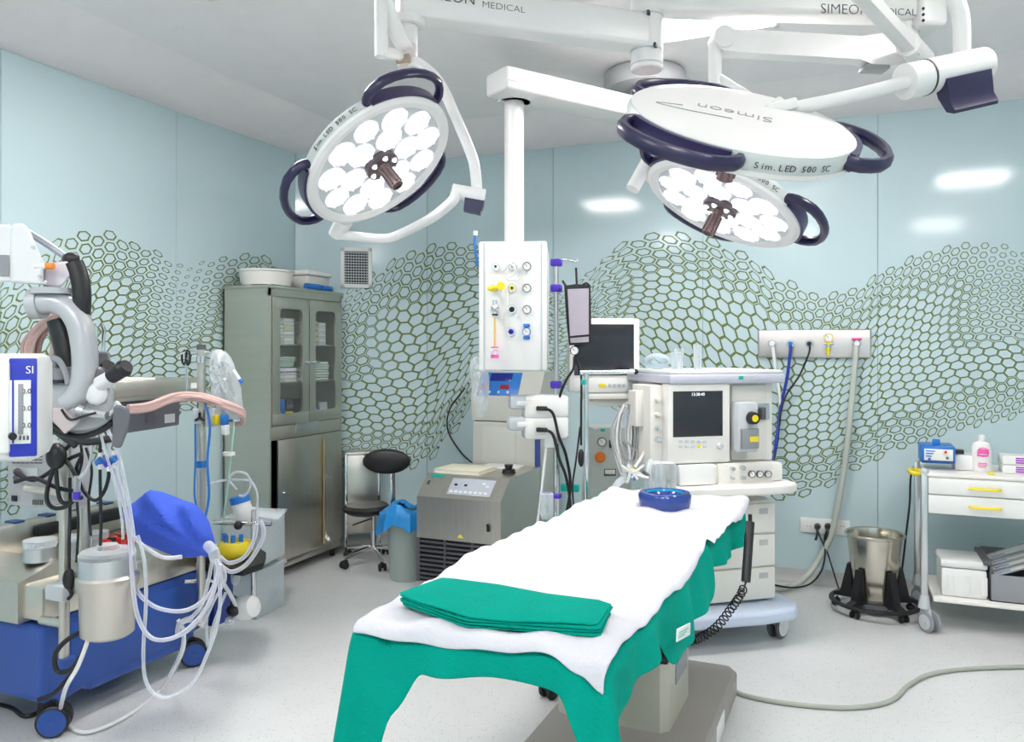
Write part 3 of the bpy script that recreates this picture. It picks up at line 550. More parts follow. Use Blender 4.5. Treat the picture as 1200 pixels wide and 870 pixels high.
# drape (green) and sheets
def cloth(name, mt, label, x0, x1, y0, y1, ztop, hl, hr, hn, hf, N=60, Mm=90, amp=.012, seed=3, thick=.003, und=.0045, crk=0.0, cat='drape', eh=.02):
    rnd = random.Random(seed); ph = [rnd.uniform(0, 6) for _ in range(8)]; vs = []
    def pos(s, tt):
        ex = 0; ey = 0; x = s; y = tt
        xm = (x0+x1)/2; W = (x1-x0)/2
        if s > x1: ex = s-x1; x = x1
        if s < x0: ex = s-x0; x = x0
        if tt < y0: ey = tt-y0; y = y0
        if tt > y1: ey = tt-y1; y = y1
        e = math.hypot(ex, ey); r_ = eh
        if e < 1e-6: drop = 0; out = 0
        elif e < r_*PI/2: drop = r_*(1-math.cos(e/r_)); out = r_*math.sin(e/r_)
        else: drop = r_+(e-r_*PI/2); out = r_
        dx, dy = (ex/e, ey/e) if e > 1e-6 else (0, 0)
        a = min(1, e/.12)
        wv = amp*a*(math.sin(y*17+ph[0]+3*e)+.7*math.sin(y*31+ph[1]-5*e))*abs(dx)+amp*a*(math.sin(x*21+ph[2]+3*e)+.6*math.sin(x*37+ph[3]))*abs(dy)
        crn = 4*abs(dx*dy)*.5; out += wv+.10*e*1.0+crn*.10*e
        z = ztop-drop+und*(math.sin(x*9+y*4+1)+math.sin(y*7-x*5+2)+.5*math.sin(y*19+x*3+3)+.4*math.sin(x*27-y*9+4))*(1-a*.5)+crk*(math.sin(x*43+y*13+ph[6])+math.sin(y*51-x*22+ph[7]))*(1-a)
        return V((x+dx*out, y+dy*out, z))
    for j in range(Mm+1):
        v = j/Mm
        for i in range(N+1):
            u = i/N; yc = y0+(y1-y0)*v; xc = x0+(x1-x0)*u
            a = x0-hl(yc); b_ = x1+hr(yc); s = a+(b_-a)*u; xcc = min(max(s, x0), x1)
            c_ = y0-hn(xcc); d_ = y1+hf(xcc); tt = c_+(d_-c_)*v; vs.append(pos(s, tt))
    m_ = MB(); m_.add(vs, [[j*(N+1)+i, j*(N+1)+i+1, (j+1)*(N+1)+i+1, (j+1)*(N+1)+i] for j in range(Mm) for i in range(N)])
    o = m_.build(name, mt, ang=180); o.matrix_basis = FT.M.copy(); tag(o, label, cat)
    md = o.modifiers.new('thick', 'SOLIDIFY'); md.thickness = thick; md.offset = 1; sb = o.modifiers.new('sub', 'SUBSURF'); sb.levels = 1; sb.render_levels = 1
    return o
def tabf(tab): return lambda x: interp(tab, x)
XA = FT.z(418, 722, .88).x; XB = FT.z(690, 790, .88).x; YA = FT.z(418, 722, .88).y; pass
x0 = -.315; x1 = .315; y1 = LT+.0
cloth('green_drape', GREEN, 'large green surgical drape hanging over the sides and near end of the table', x0+.015, x1-.01, .055, y1, .866,
      tabf([(0, .30), (.15, .25), (.4, .14), (2, .12)]), tabf([(0, .30), (.12, .20), (.5, .12), (.68, .11), (.76, .20), (1.22, .19), (1.32, .12), (1.7, .15), (2.0, .17)]),
      tabf([(-.33, .42), (-.25, .38), (-.20, .20), (-.12, .10), (.10, .080), (.22, .085), (.27, .16), (.315, .34)]), tabf([(-1, .05), (1, .05)]), 70, 100, .013)
cloth('white_sheet', SHEET, 'crumpled white sheet covering the near two thirds of the table', x0+.015, x1-.01, .055, 1.22, .882, tabf([(0, .01), (2, .02)]), tabf([(0, .05), (.1, .02), (.5, .03), (.9, .05), (1.2, .02)]),
      tabf([(-.32, .04), (-.1, .05), (.1, .04), (.2, .03), (.27, .05), (.315, .08)]), tabf([(-1, 0), (1, 0)]), 50, 90, .006, 8, .003, .005, .0034, 'sheet', .026)
cloth('white_sheet', SHEET, 'white sheet on the far third of the table, under the gel ring', x0+.035, x1+.01, 1.16, y1+.02, .878, tabf([(0, .02), (2.5, .01)]), tabf([(1, .03), (1.5, .02), (1.8, .05), (2.2, .02)]),
      tabf([(-1, 0), (1, 0)]), tabf([(-1, .03), (1, .02)]), 50, 70, .006, 21, .003, .005, .0034, 'sheet', .024)
# drape label
p = FT.x(801, 741, x1+.052); m = MB(); m.box(-.002, .002, -.085, .085, -.016, .016, .0005, FT.M @ Matrix.Translation(p) @ Matrix.Rotation(math.radians(-12), 4, 'X')); m.cur = 1
for k in range(3): m.box(.0021, .0028, -.07, .05-.02*k, .004-k*.006, .0065-k*.006, 0, FT.M @ Matrix.Translation(p) @ Matrix.Rotation(math.radians(-12), 4, 'X'))
solo(m, 'fabric_tag', [WHITE, TEAL], 'small white printed tag on the hem of the green drape', 'tag')
# folded green towel
t = thing('folded_cloth', 'folded green cloth lying across the white sheet', 'folded cloth', FT.w((0, .3, .89)), rzT)
zt = .895; pg = [FT.z(*q, zt) for q in ((466, 706), (520, 685), (717, 716), (702, 744), (600, 737), (545, 733))]
for k in range(4):
    rnd = random.Random(k); z0 = .888+k*.0075; sh = [(p.x+rnd.uniform(-.006, .006)-.004*k*0, p.y+rnd.uniform(-.005, .005)) for p in pg]; q = []
    for i in range(len(sh)):
        a, b_ = V(sh[i]), V(sh[(i+1) % len(sh)])
        for s_ in (0.06, .35, .65, .94): q.append(a+(b_-a)*s_)
    m = MB(t, True); vs = []; n = len(q); c = sum(q, V((0, 0)))/n
    prof = [(0, 0), (.004, .0), (.0, .005), (.004, .0098)]
    for (ins, h) in ((.006, 0), (0, .002), (0, .005), (.006, .0072)):
        for p in q: d_ = (p-c).normalized(); w_ = p-d_*ins; vs.append(FT.w((w_.x, w_.y, z0+h+.002*math.sin(w_.x*25+k)*(1 if k == 3 else .3))))
    fs = []
    for r_ in range(3): fs += [[r_*n+i, r_*n+(i+1) % n, (r_+1)*n+(i+1) % n, (r_+1)*n+i] for i in range(n)]
    base = 3*n; m.add(vs, fs+[list(range(n))[::-1]]); 
    cc = [FT.w((c.x+(p.x-c.x)*.5, c.y+(p.y-c.y)*.5, z0+.0085+.0015*math.sin(i*1.3))) for i, p in enumerate(q)]; L0 = len(m.v); m.v += cc+[FT.w((c.x, c.y, z0+.009))]; 
    fn = [[base+i, base+(i+1) % n, L0+(i+1) % n, L0+i] for i in range(n)]+[[L0+i, L0+(i+1) % n, L0+n] for i in range(n)]; m.f += fn; m.mi += [0]*len(fn)
    m.build('cloth_layer', GREEN, ang=60)
# gel ring
p = FT.w(FT.z(779, 594, .885)); gel = mat('blue_gel', (.02, .05, .24), .15, 0, .05, 8, 0, 60, None, .6); gel2 = mat('cyan_gel', (.0, .28, .48), .15)
m = MB(); m.lathe([(.055, .0), (.10, .0), (.106, .02), (.108, .05), (.100, .062), (.085, .062), (.062, .04)], 40, Matrix.Translation(p), True); m.cur = 1; m.lathe([(0, .008), (.058, .008), (.080, .058), (.078, .060), (.055, .012), (0, .012)], 40, Matrix.Translation(p)); solo(m, 'gel_head_ring', [gel, gel2], 'blue gel head ring at the far end of the table', 'head ring')
# hand control with coiled cord
p0 = FT.x(876, 645, .40); t = thing('hand_control', 'black corded hand control hanging at the far right side of the table', 'hand control', FT.w(p0))
m = MB(t, True); a = FT.w(FT.x(879, 612, .40)); b_ = FT.w(FT.x(874, 682, .40)); m.tube([a, a+(b_-a)*.1, a+(b_-a)*.5, a+(b_-a)*.9, b_], (.018, .012), 10, 3, False, RV); m.build('handset', BLACK)
m = MB(t, True); m.tube([a+V((0, 0, .03)), a+V((0, 0, .0)), a], .008, 8, 1); m.build('hook', BLACK)
cpt = [b_, P(869, 695, 3.2), P(858, 712, 3.15), P(840, 735, 3.05), P(820, 748, 3.0), P(806, 752, 2.98)]
path = MB(); path.tube(cpt, .001, 3, 24); 
cen = [sum((path.v[i*3+k] for k in range(3)), V())/3 for i in range(len(path.v)//3)]
coil = []; n = len(cen)
for i in range(n*2):
    f_ = i/2; k = min(n-2, int(f_)); c = cen[k].lerp(cen[k+1], f_-k); tv = (cen[k+1]-cen[k]).normalized(); N1 = tv.orthogonal().normalized(); N2 = tv.cross(N1)
    a2 = i*PI*.72*.5*1.0; 
    coil.append((c, N1, N2))
pts = []
for i in range(len(coil)-1):
    for s_ in range(4):
        f_ = s_/4; c = coil[i][0].lerp(coil[i+1][0], f_); a2 = (i+f_)*PI*.22; rr = .015 if i > 30 else .002; pts.append(c+coil[i][1]*math.cos(a2)*rr+coil[i][2]*math.sin(a2)*rr)
m = MB(t, True); m.tube(pts, .003, 5, 1); m.build('coiled_cord', BLACK)
# small caster under the near end of table

p = FT.I @ G(643, 818); t_ = t
OT = [o for o in COL.objects if o.name == 'operating_table'][0]
caster(OT, p.x, p.y, .035, RUBBER, BLACK, None, .09, 1.2)
# ================= CABINET =================
FK = Fr((-3.47, 4.19, 0), PI/2); WK = .81; DK = .385; HK = 1.935
t = fthing('medicine_cabinet', 'tall stainless steel cabinet with two glass doors in the left corner', 'cabinet', FK)
STC = mat('cabinet_steel', (.56, .57, .50), .38, .75, .07, 3, .04, 30, (1, 1, 9))
m = MB(t); m.box(0, .018, 0, DK, .10, HK); m.build('side_panel', STC); m = MB(t); m.box(WK-.018, WK, 0, DK, .10, HK); m.build('side_panel', STC)
m = MB(t); m.box(0, WK, DK-.01, DK, .10, HK); m.build('back_panel', STEEL)
m = MB(t); m.box(-.012, WK+.012, -.012, DK+.005, HK, HK+.02, .003); m.build('top_panel', STEEL)
m = MB(t); m.box(0, WK, 0, DK-.01, .10, .13); m.build('bottom_panel', STEEL)
zm = FK.y(360, 503, 0).z
m = MB(t); m.box(.018, WK-.018, .002, DK-.012, zm-.045, zm+.045, .002); m.build('middle_rail', STEELH)
m = MB(t); rects(m, FK, 347, 495, 373, 504, -.004, .002, .004); m.build('name_plate', ALU)
m = MB(t); m.box(-.0, WK, .0, .015, HK-.05, HK); m.build('head_rail', STEELH)
for y_ in (.05, DK-.05):
    for x_ in (.05, WK-.05): m = MB(t); m.cyl((x_, y_, 0), (x_, y_, .10), .018, .022, 12); m.build('foot', RUBBER)
m = MB(t); m.box(0, WK, .0, .012, .07, .115); m.build('kick_rail', STEELH)
z1 = zm+.05; z2 = HK-.055; hx = WK/2
def latch(th, x, z, parent):
    m_ = MB(th); m_.box(x-.018, x+.018, -.018, -.001, z-.014, z+.014, .003); m_.cyl((x, -.018, z), (x, -.05, z), .007, n=10); m_.box(x-.045, x+.012, -.056, -.046, z-.008, z+.008, .003); o_ = m_.build('handle', CHROME); o_.parent = parent
for k in range(2):
    xa = .02+k*(hx-.02)+.003; xb = xa+hx-.026; wx0 = xa+.07; wx1 = xb-.07; wz0 = z1+.075; wz1 = z2-.075
    m = MB(t); r_ = .035
    m.box(xa, xb, -.012, .004, z1, wz0, .002); m.box(xa, xb, -.012, .004, wz1, z2, .002); m.box(xa, wx0, -.012, .004, wz0, wz1); m.box(wx1, xb, -.012, .004, wz0, wz1)
    for (cx_, cz_, a0) in ((wx0, wz0, 180), (wx1, wz0, 270), (wx1, wz1, 0), (wx0, wz1, 90)):
        ccx = cx_+r_*(1 if cx_ == wx0 else -1); ccz = cz_+r_*(1 if cz_ == wz0 else -1)
        arc = [(ccx+r_*math.cos(math.radians(a0+q*15)), ccz+r_*math.sin(math.radians(a0+q*15))) for q in range(7)]
        m.prism([(cx_, cz_)]+arc, -.012, .004, 'y')
    d_ = m.build('door', STEELH); m = MB(t); m.box(wx0-.005, wx1+.005, -.003, -.001, wz0-.005, wz1+.005); g_ = m.build('pane', GLASS); g_.parent = d_
    latch(t, (xb-.03) if k == 0 else (xa+.05), FK.y(360, 425, 0).z, d_)
xg = .075; za = .125; zb = zm-.048
for k, (xa, xb) in enumerate(((xg, .56), (.565, WK-.02))):
    m = MB(t); m.box(xa, xb, -.014, .004, za, zb, .003); d_ = m.build('door', STEELH); latch(t, (xa+.05) if k == 0 else (xa+.02), FK.y(326, 579, 0).z if k == 0 else FK.y(372, 560, 0).z, d_)
m = MB(t); m.cyl((.562, -.022, za+.02), (.562, -.022, zb-.05), .009, n=10); m.build('lock_bar', mat('brass_bar', (.62, .50, .30), .3, 1))
m = MB(t); m.box(.018, WK-.018, .2, .21, .13, zm-.05); m.build('inner_shade_sheet', DARKIN)  # black sheet standing in for the shade inside, behind the door gap
sh = [z1+.02+(z2-z1)*q for q in (.0, .30, .60)]
for z_ in sh: m = MB(t); m.box(.018, WK-.018, .02, DK-.012, z_, z_+.008); m.build('shelf', STEEL)
OR2 = mat('orange_print', (.85, .42, .05), .5); CARD = mat('white_card', (.80, .79, .76), .6); PURP = mat('lilac_print', (.42, .22, .62), .5); GRN = mat('pale_green_pack', (.45, .62, .52), .5)
def pack(x, z, w_, h_, d2_, col, band, name, lab, grp, y=.05):
    m_ = MB(); m_.box(x, x+w_, y, y+d2_, z, z+h_, .002, FK.M); m_.cur = 1; m_.box(x+.002, x+w_-.002, y-.001, y+.001, z+h_*.25, z+h_*.55, 0, FK.M); solo(m_, name, [col, band], lab, 'box', grp)
for i in range(4): pack(.49, sh[2]+.009+i*.042, .095, .040, .18, CARD, OR2, 'medicine_box', ['lowest', 'second from the bottom', 'third from the bottom', 'topmost'][i]+' orange banded white box in the stack behind the right glass door', 'boxes behind the right glass door')
for i in range(4): pack(.60, sh[2]+.009+i*.040, .08, .038, .18, CARD, LGREY, 'medicine_box', ['lowest', 'second from the bottom', 'third from the bottom', 'topmost'][i]+' plain white box beside the orange banded stack', 'plain boxes behind the right glass door')
for i in range(4):
    for j in range(2): pack(.10+j*.115, sh[2]+.009+i*.045, .105, .043, .2, CARD if (i+j) % 3 else mat('straw_pack', (.70, .62, .45), .6), LGREY, 'supply_box', ['lowest', 'second from the bottom', 'third from the bottom', 'topmost'][i]+' supply box in the '+['left', 'right'][j]+' pile, top shelf, left glass door', 'boxes on the top shelf behind the left glass door')
for i in range(2):
    for j in range(2): pack(.08+j*.135, sh[1]+.009+i*.048, .13, .045, .2, CARD, PURP if i else LGREY, 'glove_box', ['lower grey banded', 'upper lilac banded'][i]+' glove box, '+['left', 'right'][j]+' of the pair behind the left glass door', 'glove boxes on the middle shelf')
for i in range(5): pack(.09+i*.006, sh[1]+.11+i*.014, .22, .012, .2, GRN, CARD, 'soft_pack', ['lowest', 'second from lowest', 'middle', 'second from topmost', 'topmost'][i]+' thin pale green pack piled above the glove boxes', 'packs piled above the glove boxes')
for i in range(7): pack(.47+(i % 3)*.006, sh[1]+.009+i*.019, .24, .016, .2, GRN if i % 2 else CARD, CARD, 'soft_pack', ['lowest', 'second from the bottom', 'third from the bottom', 'middle', 'third from the top', 'second from the top', 'topmost'][i]+' flat pack in the pile behind the right glass door', 'packs behind the right glass door')
pack(.10, sh[0]+.009, .12, .14, .15, BLUEP, BLUEP, 'blue_box', 'dark blue box on the lowest glass door shelf, left', None)
pack(.23, sh[0]+.009, .08, .05, .12, YELLOW, YELLOW, 'yellow_box', 'yellow box on the lowest shelf behind the left glass door', None)
pack(.24, sh[0]+.065, .07, .08, .12, BLACK, DGREY, 'black_box', 'black box above the yellow box behind the left glass door', None)
pack(.48, sh[0]+.009, .11, .12, .15, DGREY, BLUEP, 'dark_box', 'dark box on the lowest shelf behind the right glass door', None)
pack(.61, sh[0]+.009, .09, .09, .15, LGREY, CARD, 'grey_box', 'pale grey box on the lowest shelf behind the right glass door', None)
# on top of the cabinet
zt = HK+.021
def on_top(px, py, z=zt): return FK.z(px, py, z)
m = MB(); cx_, cy_ = .24, .2
m.lathe([(0, 0), (.17, 0), (.19, .03), (.20, .10), (.215, .105), (.215, .115), (.19, .113), (.185, .02), (0, .015)], 32, Matrix.Translation(FK.w((.21, .2, zt))) @ Matrix.Diagonal((.85, .95, 1, 1)).to_4x4()); solo(m, 'white_basin', CREAM, 'shallow white round basin on the left of the steel cabinet top', 'basin')
t = thing('lidded_box', 'white lidded plastic box on the right end of the cabinet top', 'box', FK.w((.63, .2, zt)), PI/2)
m = MB(t); m.box(-.13, .13, -.13, .13, 0, .11, .015); m.build('box_body', mat('cream_box', (.74, .73, .68), .4)); m = MB(t); m.box(-.145, .145, -.145, .145, .11, .14, .012); m.box(-.10, .10, -.10, .10, .14, .152, .008); m.build('lid', WHITE)
m = MB(); m.tube([FK.w((.42, .03, zt+.022)), FK.w((.56, .02, zt+.022))], .022, 10, 1); solo(m, 'blue_roll', BLUEP, 'blue roll lying at the front edge of the cabinet top', 'roll')
m = MB(); m.tube([FK.w((.59, .022, zt+.02)), FK.w((.70, .02, zt+.02))], .020, 10, 1); solo(m, 'blue_roll', BLUEP, 'second, shorter blue roll to the right on the cabinet top', 'roll')
m = MB(); vs = []; rnd = random.Random(4)
for i in range(13):
    for j in range(9): vs.append(FK.w((.01+i*.029, .01+j*.044, zt+.002+.006*abs(math.sin(i*1.3+j*.8)))))
solo(m.add(vs, [[i*9+j, i*9+j+1, (i+1)*9+j+1, (i+1)*9+j] for i in range(12) for j in range(8)]), 'white_liner', WHITE, 'white paper liner under the basin on the cabinet top', 'liner')
# steel trolley behind the stool
t = thing('steel_trolley', 'small stainless steel trolley standing behind the stool', 'trolley', FC.w((.62, -.22, 0)), FC.rz)
Fz = Fr(FC.w((.62, -.22, 0)), FC.rz)
m = MB(t); a = Fz.y(404, 534, 0); b2 = Fz.y(446, 650, 0); m.box(a.x, b2.x-.02, .01, .15, .15, a.z, .003); m.build('side_sheet', STEEL)
for x_ in (a.x, b2.x-.02): m = MB(t); m.box(x_, x_+.02, -.005, .02, .03, a.z+.02, .003); m.build('post', CHROME)
m = MB(t); m.box(a.x, b2.x, -.005, .16, a.z, a.z+.02, .003); m.build('top_shelf', STEELH)
for x_ in (a.x+.01, b2.x-.01): m = MB(t); m.cyl((x_-.01, .0, .025), (x_+.01, .0, .025), .025, n=14); m.build('wheel', RUBBER)
# stool
sc_ = P(438, 643, 5.72); sc_.z = 0
t = thing('swivel_stool', 'black padded swivel stool with backrest beside the steel cabinet', 'stool', sc_)
zs = H+(410-597)/934*5.72
m = MB(t); m.lathe([(0, -.035), (.13, -.035), (.165, -.015), (.168, .01), (.15, .03), (0, .035)], 28, Matrix.Translation((-.06, 0, zs))); m.build('seat', BLACK)
bp = wmat(t).inverted() @ P(453, 541, 5.7)
m = MB(t); m.sph((0, 0, 0), 1, 24, 12, (.172, .035, .090), Matrix.Translation(bp) @ Matrix.Rotation(YAW, 4, 'Z')); m.build('backrest', BLACK)
m = MB(t); m.tube([bp+V((.03, .03, 0)), bp+V((.03, .035, -.15)), V((bp.x+.03, bp.y+.02, zs-.03)), V((0, .05, zs-.055)), V((0, 0, zs-.055))], (.018, .006), 8, 4); m.build('back_bar', CHROME)
m = MB(t); m.cyl((0, 0, .09), (0, 0, zs-.03), .014, n=14); m.cyl((0, 0, .09), (0, 0, .24), .024, n=14); m.build('gas_lift', CHROME)
m = MB(t); m.tube([(0, 0, zs-.06), (-.05, -.06, zs-.08), (-.10, -.12, zs-.10)], .005, 6, 4); m.build('height_lever', BLACK)
for k in range(5):
    a_ = k*2*PI/5+.5; x_, y_ = .24*math.cos(a_), .24*math.sin(a_); m = MB(t); m.tube([(0, 0, .115), (x_*.5, y_*.5, .10), (x_, y_, .075)], (.012, .016), 8, 3); m.build('base_leg', CHROME); caster(t, x_, y_, .027, RUBBER, BLACK, None, .075, a_, .014)
# bin with blue bag
bc = P(476, 640, 5.34); bc.z = 0
t = thing('waste_bin', 'round grey green bin with a blue plastic bag, left of the steel unit', 'bin', bc)
m = MB(t); m.lathe([(0, 0), (.105, 0), (.112, .02), (.128, .43), (.135, .44), (.128, .445), (.120, .44), (.11, .03), (0, .03)], 28); m.build('bin_body', BINM)
m = MB(t); n = 36; rnd = random.Random(5); vs = []; prof = [(.08, .47), (.11, .485), (.125, .475), (.145, .45), (.150, .42), (.152, .38), (.155, .34)]
for k, (r_, z_) in enumerate(prof):
    for i in range(n):
        a_ = 2*PI*i/n; lf = max(0, math.cos(a_-math.radians(200))); rr = r_+(.006*math.sin(i*2.1)+rnd.uniform(-.006, .006))*(k > 0)+.05*lf*(k/6); vs.append((rr*math.cos(a_), rr*math.sin(a_), z_+rnd.uniform(-.008, .008)-(.03*math.sin(a_*2+1)+.02*math.sin(a_*5))*(k/6)+.02*math.sin(a_*3)*(k < 3)))
m.add(vs, [[k*n+i, k*n+(i+1) % n, (k+1)*n+(i+1) % n, (k+1)*n+i] for k in range(len(prof)-1) for i in range(n)]); m.build('bin_bag', BAGBLUE)
# heater cooler unit
FH = Fr((-2.53, 4.47, 0), 0); WH = .585; DH = .68
t = fthing('cooling_unit', 'stainless steel cooling unit with slanted keypad and black front grille', 'cooling unit', FH)
m = MB(t); m.prism([(0, .33), (0, .595), (.15, .72), (DH, .72), (DH, .05), (.02, .05), (.02, .33)], 0, WH, 'x'); m.build('body', STEELH)
m = MB(t); m.box(.01, WH-.01, .015, .03, .05, .33); m.build('grille_back', DARKIN)
for k in range(9): m = MB(t); z_ = .07+k*.029; m.box(.02, WH-.02, -.004, .016, z_, z_+.010, .001, Matrix.Rotation(0, 4, 'X'), 1); m.build('slat', DGREY)
for x_ in (.0, WH-.02, WH*.33, WH*.66): m = MB(t); m.box(x_, x_+.012 if 0 < x_ < WH-.03 else x_+.02, -.001, .018, .05, .33); m.build('grille_bar', DGREY)
sl = math.atan2(.125, .15); QS = Matrix.Translation((0, 0, .595)) @ Matrix.Rotation(sl, 4, 'X')
m = MB(t); m.box(.20, .50, .03, .165, .0, .006, .002, QS); kp = m.build('keypad', mat('keypad_grey', (.50, .53, .60), .4))
for i in range(8): m = MB(t); m.box(.215+i*.034, .238+i*.034, .042, .060, .006, .010, .001, QS, 1); o = m.build('button', WHITE); o.parent = kp
for (a_, b_) in ((.23, .10), (.30, .10), (.42, .12), (.45, .10)): m = MB(t); m.box(a_, a_+.02, b_, b_+.015, .006, .009, 0, QS); o = m.build('display', SCREEN if a_ < .4 else WHITE); o.parent = kp
m = MB(t); m.box(.03, .045, .1, .13, 0, .004, 0, QS); m.build('power_mark', DGREY)
m = MB(t); m.box(.04, .13, .165, .185, .0, .004, 0, QS); m.build('green_sticker', TEAL)
m = MB(t); m.cyl((.50, 0, .45), (.50, -.012, .45), .008, n=10); m.box(.495, .515, -.014, -.006, .41, .45, .002); m.build('door_latch', BLACK)
m = MB(t); m.prism([(.285, .352), (.335, .352), (.31, .375)], -.002, 0, 'y'); m.build('warning_sign', YELLOW)
m = MB(t); m.cyl((.49, .35, .72), (.49, .35, .745), .045, .040, 20); m.cyl((.49, .35, .745), (.49, .35, .775), .022, .03, 16); m.build('filler_cap', BLACK)
for x_ in (.06, WH-.06):
    for y_ in (.08, DH-.08): caster(t, x_, y_, .022, RUBBER, BLACK, None, .055)
m = MB(); m.box(.03, .36, .17, .44, .7205, .726, .001, FH.M); m.cur = 1; m.box(.035, .355, .175, .435, .726, .742, .001, FH.M); m.cur = 0; m.box(.03, .36, .17, .44, .742, .747, .001, FH.M); solo(m, 'cream_folder', [mat('cream_card', (.78, .76, .60), .7), PAPER], 'thick cream folder of papers on the left of the steel cooling unit', 'folder')
m = MB(); m.box(.25, .52, .47, .62, .7205, .734, .001, FH.M @ Matrix.Rotation(.05, 4, 'Z')); solo(m, 'white_clipboard', WHITE, 'white notebook lying behind the cream folder on the cooling unit', 'notebook')
# tall grey machine behind
FG = Fr((0, 5.18, 0), 0); t = thing('perfusion_monitor', 'tall pale grey machine with blue control panel under the hanging console', 'machine', (FG.y(590, 500, 0).x, 5.18, 0))
Ft = Fr((FG.y(590, 500, 0).x, 5.18, 0), 0)
a = Ft.y(553, 493, 0); b2 = Ft.y(632, 560, 0); 
m = MB(t); m.box(a.x, b2.x, 0, .32, .05, a.z, .02); m.build('lower_body', MILKY)
m = MB(t); rects(m, Ft, 565, 500, 604, 560, -.006, 0, .003); m.build('front_panel', mat('pale_grey_panel', (.60, .61, .57), .4))
zt_ = Ft.y(553, 437, 0).z; zl = Ft.y(560, 463, 0).z
m = MB(t); m.prism([(0, a.z+.004), (-.02, zl), (.08, zt_+.01), (.32, zt_+.01), (.32, a.z+.004)], a.x, b2.x+.01, 'x'); m.build('upper_body', MILKY)
bl_ = math.atan2(zt_+.01-zl, .10); QB = Matrix.Translation((0, -.02, zl)) @ Matrix.Rotation(bl_, 4, 'X'); xa = Ft.y(560, 450, 0).x; xb = Ft.y(608, 450, 0).x; hB = (zt_-zl)/math.sin(bl_)
m = MB(t); m.box(xa, xb, .0, hB, 0, .004, .001, QB); bp_ = m.build('control_panel', BLUEP)
m = MB(t); m.box(xa+.08, xb-.07, hB*.62, hB*.95, .004, .008, .001, QB); o = m.build('display', mat('blue_display', (.01, .02, .22), .2)); o.parent = bp_
for k in range(2): m = MB(t); m.box(xa+.02+k*.15, xa+.09+k*.15, hB*.28, hB*.45, .004, .007, 0, QB); o = m.build('led_display', mat('red_display', (.35, .02, .02), .3)); o.parent = bp_
for k in range(4): m = MB(t); m.box(xa+.02+k*.07, xa+.035+k*.07, hB*.08, hB*.18, .004, .010, .001, QB, 1); o = m.build('button', WHITE); o.parent = bp_
for k in range(3): m = MB(t); m.box(xb+.10+k*.018, xb+.112+k*.018, -.003, 0, zl+.03, zl+.042, 0, Matrix.Translation((0, .02, 0))); o = m.build('button', LGREY)
m = MB(t); m.box(Ft.y(627, 500, 0).x, Ft.y(633, 500, 0).x, -.006, .01, .1, a.z-.03, .003); m.build('blue_strip', mat('navy_strip', (.03, .06, .25), .4))
m = MB(t); L = MB(t); L.text('CardioPlex', .035, TM(V((a.x+.20, -.001, a.z+.05)), (1, 0, 0), (0, 0, 1)), .0005); L.build('lettering', mat('grey_print', (.30, .30, .31), .5), smooth=False)
m = MB(); m.inflate([P(557, 418, 4.9), P(566, 425, 4.9), P(573, 440, 4.9), P(572, 470, 4.9), P(567, 488, 4.9), P(559, 486, 4.9), P(554, 460, 4.9), P(550, 430, 4.9)], .03, None, 4, .006, 2); solo(m, 'clear_bag', CLEARB, 'clear plastic bag hanging left of the blue control panel', 'bag')
T_ = MB(); T_.tube([PY(545, 455, 5.5), PY(527, 480, 5.5), PY(525, 505, 5.5), PY(540, 530, 5.5), PY(556, 545, 5.45)], .006, 8, 6); solo(T_, 'black_cable', BLACK, 'black cable looping on the wall left of the tall grey machine', 'cable')
# IV pole with pumps
D1 = 4.25; ip = P(652, 500, D1)
t = thing('iv_pole', 'steel infusion pole with violet clamps and hooks, right of the hanging console', 'pole', (ip.x, ip.y, 0))
C(t, 'pole', ALU, P(652, 303, D1), V((ip.x, ip.y, .06)), .012)
C(t, 'lower_tube', CHROME, P(652, 520, D1), V((ip.x, ip.y, .08)), .018)
for py in (308, 338, 451): m = MB(t, True); c_ = P(652, py, D1); m.box(c_.x-.028, c_.x+.028, c_.y-.028, c_.y+.028, c_.z-.02, c_.z+.02, .010); m.build('clamp', VIOLET)
for s_, pts in ((-1, PP((652, 306, D1), (640, 306, D1), (630, 307, D1), (626, 311, D1), (629, 316, D1))), (1, PP((652, 306, D1), (662, 304, D1), (671, 306, D1), (676, 307, D1), (677, 303, D1)))): T(t, 'hook', CHROME, pts, .0045)
for k in range(5): a_ = k*2*PI/5; x_, y_ = .26*math.cos(a_), .26*math.sin(a_); m = MB(t); m.tube([(0, 0, .10), (x_, y_, .07)], .012, 8, 1); m.build('base_leg', CHROME); caster(t, x_, y_, .027, RUBBER, BLACK, None, .075, a_, .014)
for k, (py, dx) in enumerate(((477, 4), (502, 0))):
    f = empty_M('infusion_pump', ['white infusion pump clamped on the pole, the upper of two', 'white infusion pump clamped on the pole, the lower of two'][k], 'infusion pump', Matrix.Translation(P(630, py+12, D1-.02)) @ Matrix.Rotation(YAW+.15, 4, 'Z'), 'infusion pumps on the pole')
    Fp = Fr(P(630, py+12, D1-.02), YAW+.15)
    R(f, Fp, 'body', WHITE, 615, py-13, 667, py+13, -.06, .06, .018)
    R(f, Fp, 'door', CREAM, 618, py-9, 640, py+9, -.066, -.058, .008)
    R(f, Fp, 'drive_head', LGREY, 598-k*2, py-13, 617, py+3, -.055, .03, .016)
    R(f, Fp, 'carriage', WHITE, 606, py-7, 622, py-1, -.06, .02, .006)
    m = MB(f, True); q = P(635, py+2, D1-.10); m.box(q.x-.03, q.x+.03, q.y-.01, q.y+.01, q.z-.012, q.z+.012, .006); m.build('cable_plug', BLACK)
    T(f, 'power_cable', BLACK, PP((638, py+2, D1-.12), (648, py+8, D1-.1), (655, py+35, D1-.08), (664, py+60, D1), (668, py+100, D1), (655, 640, D1)), .008)
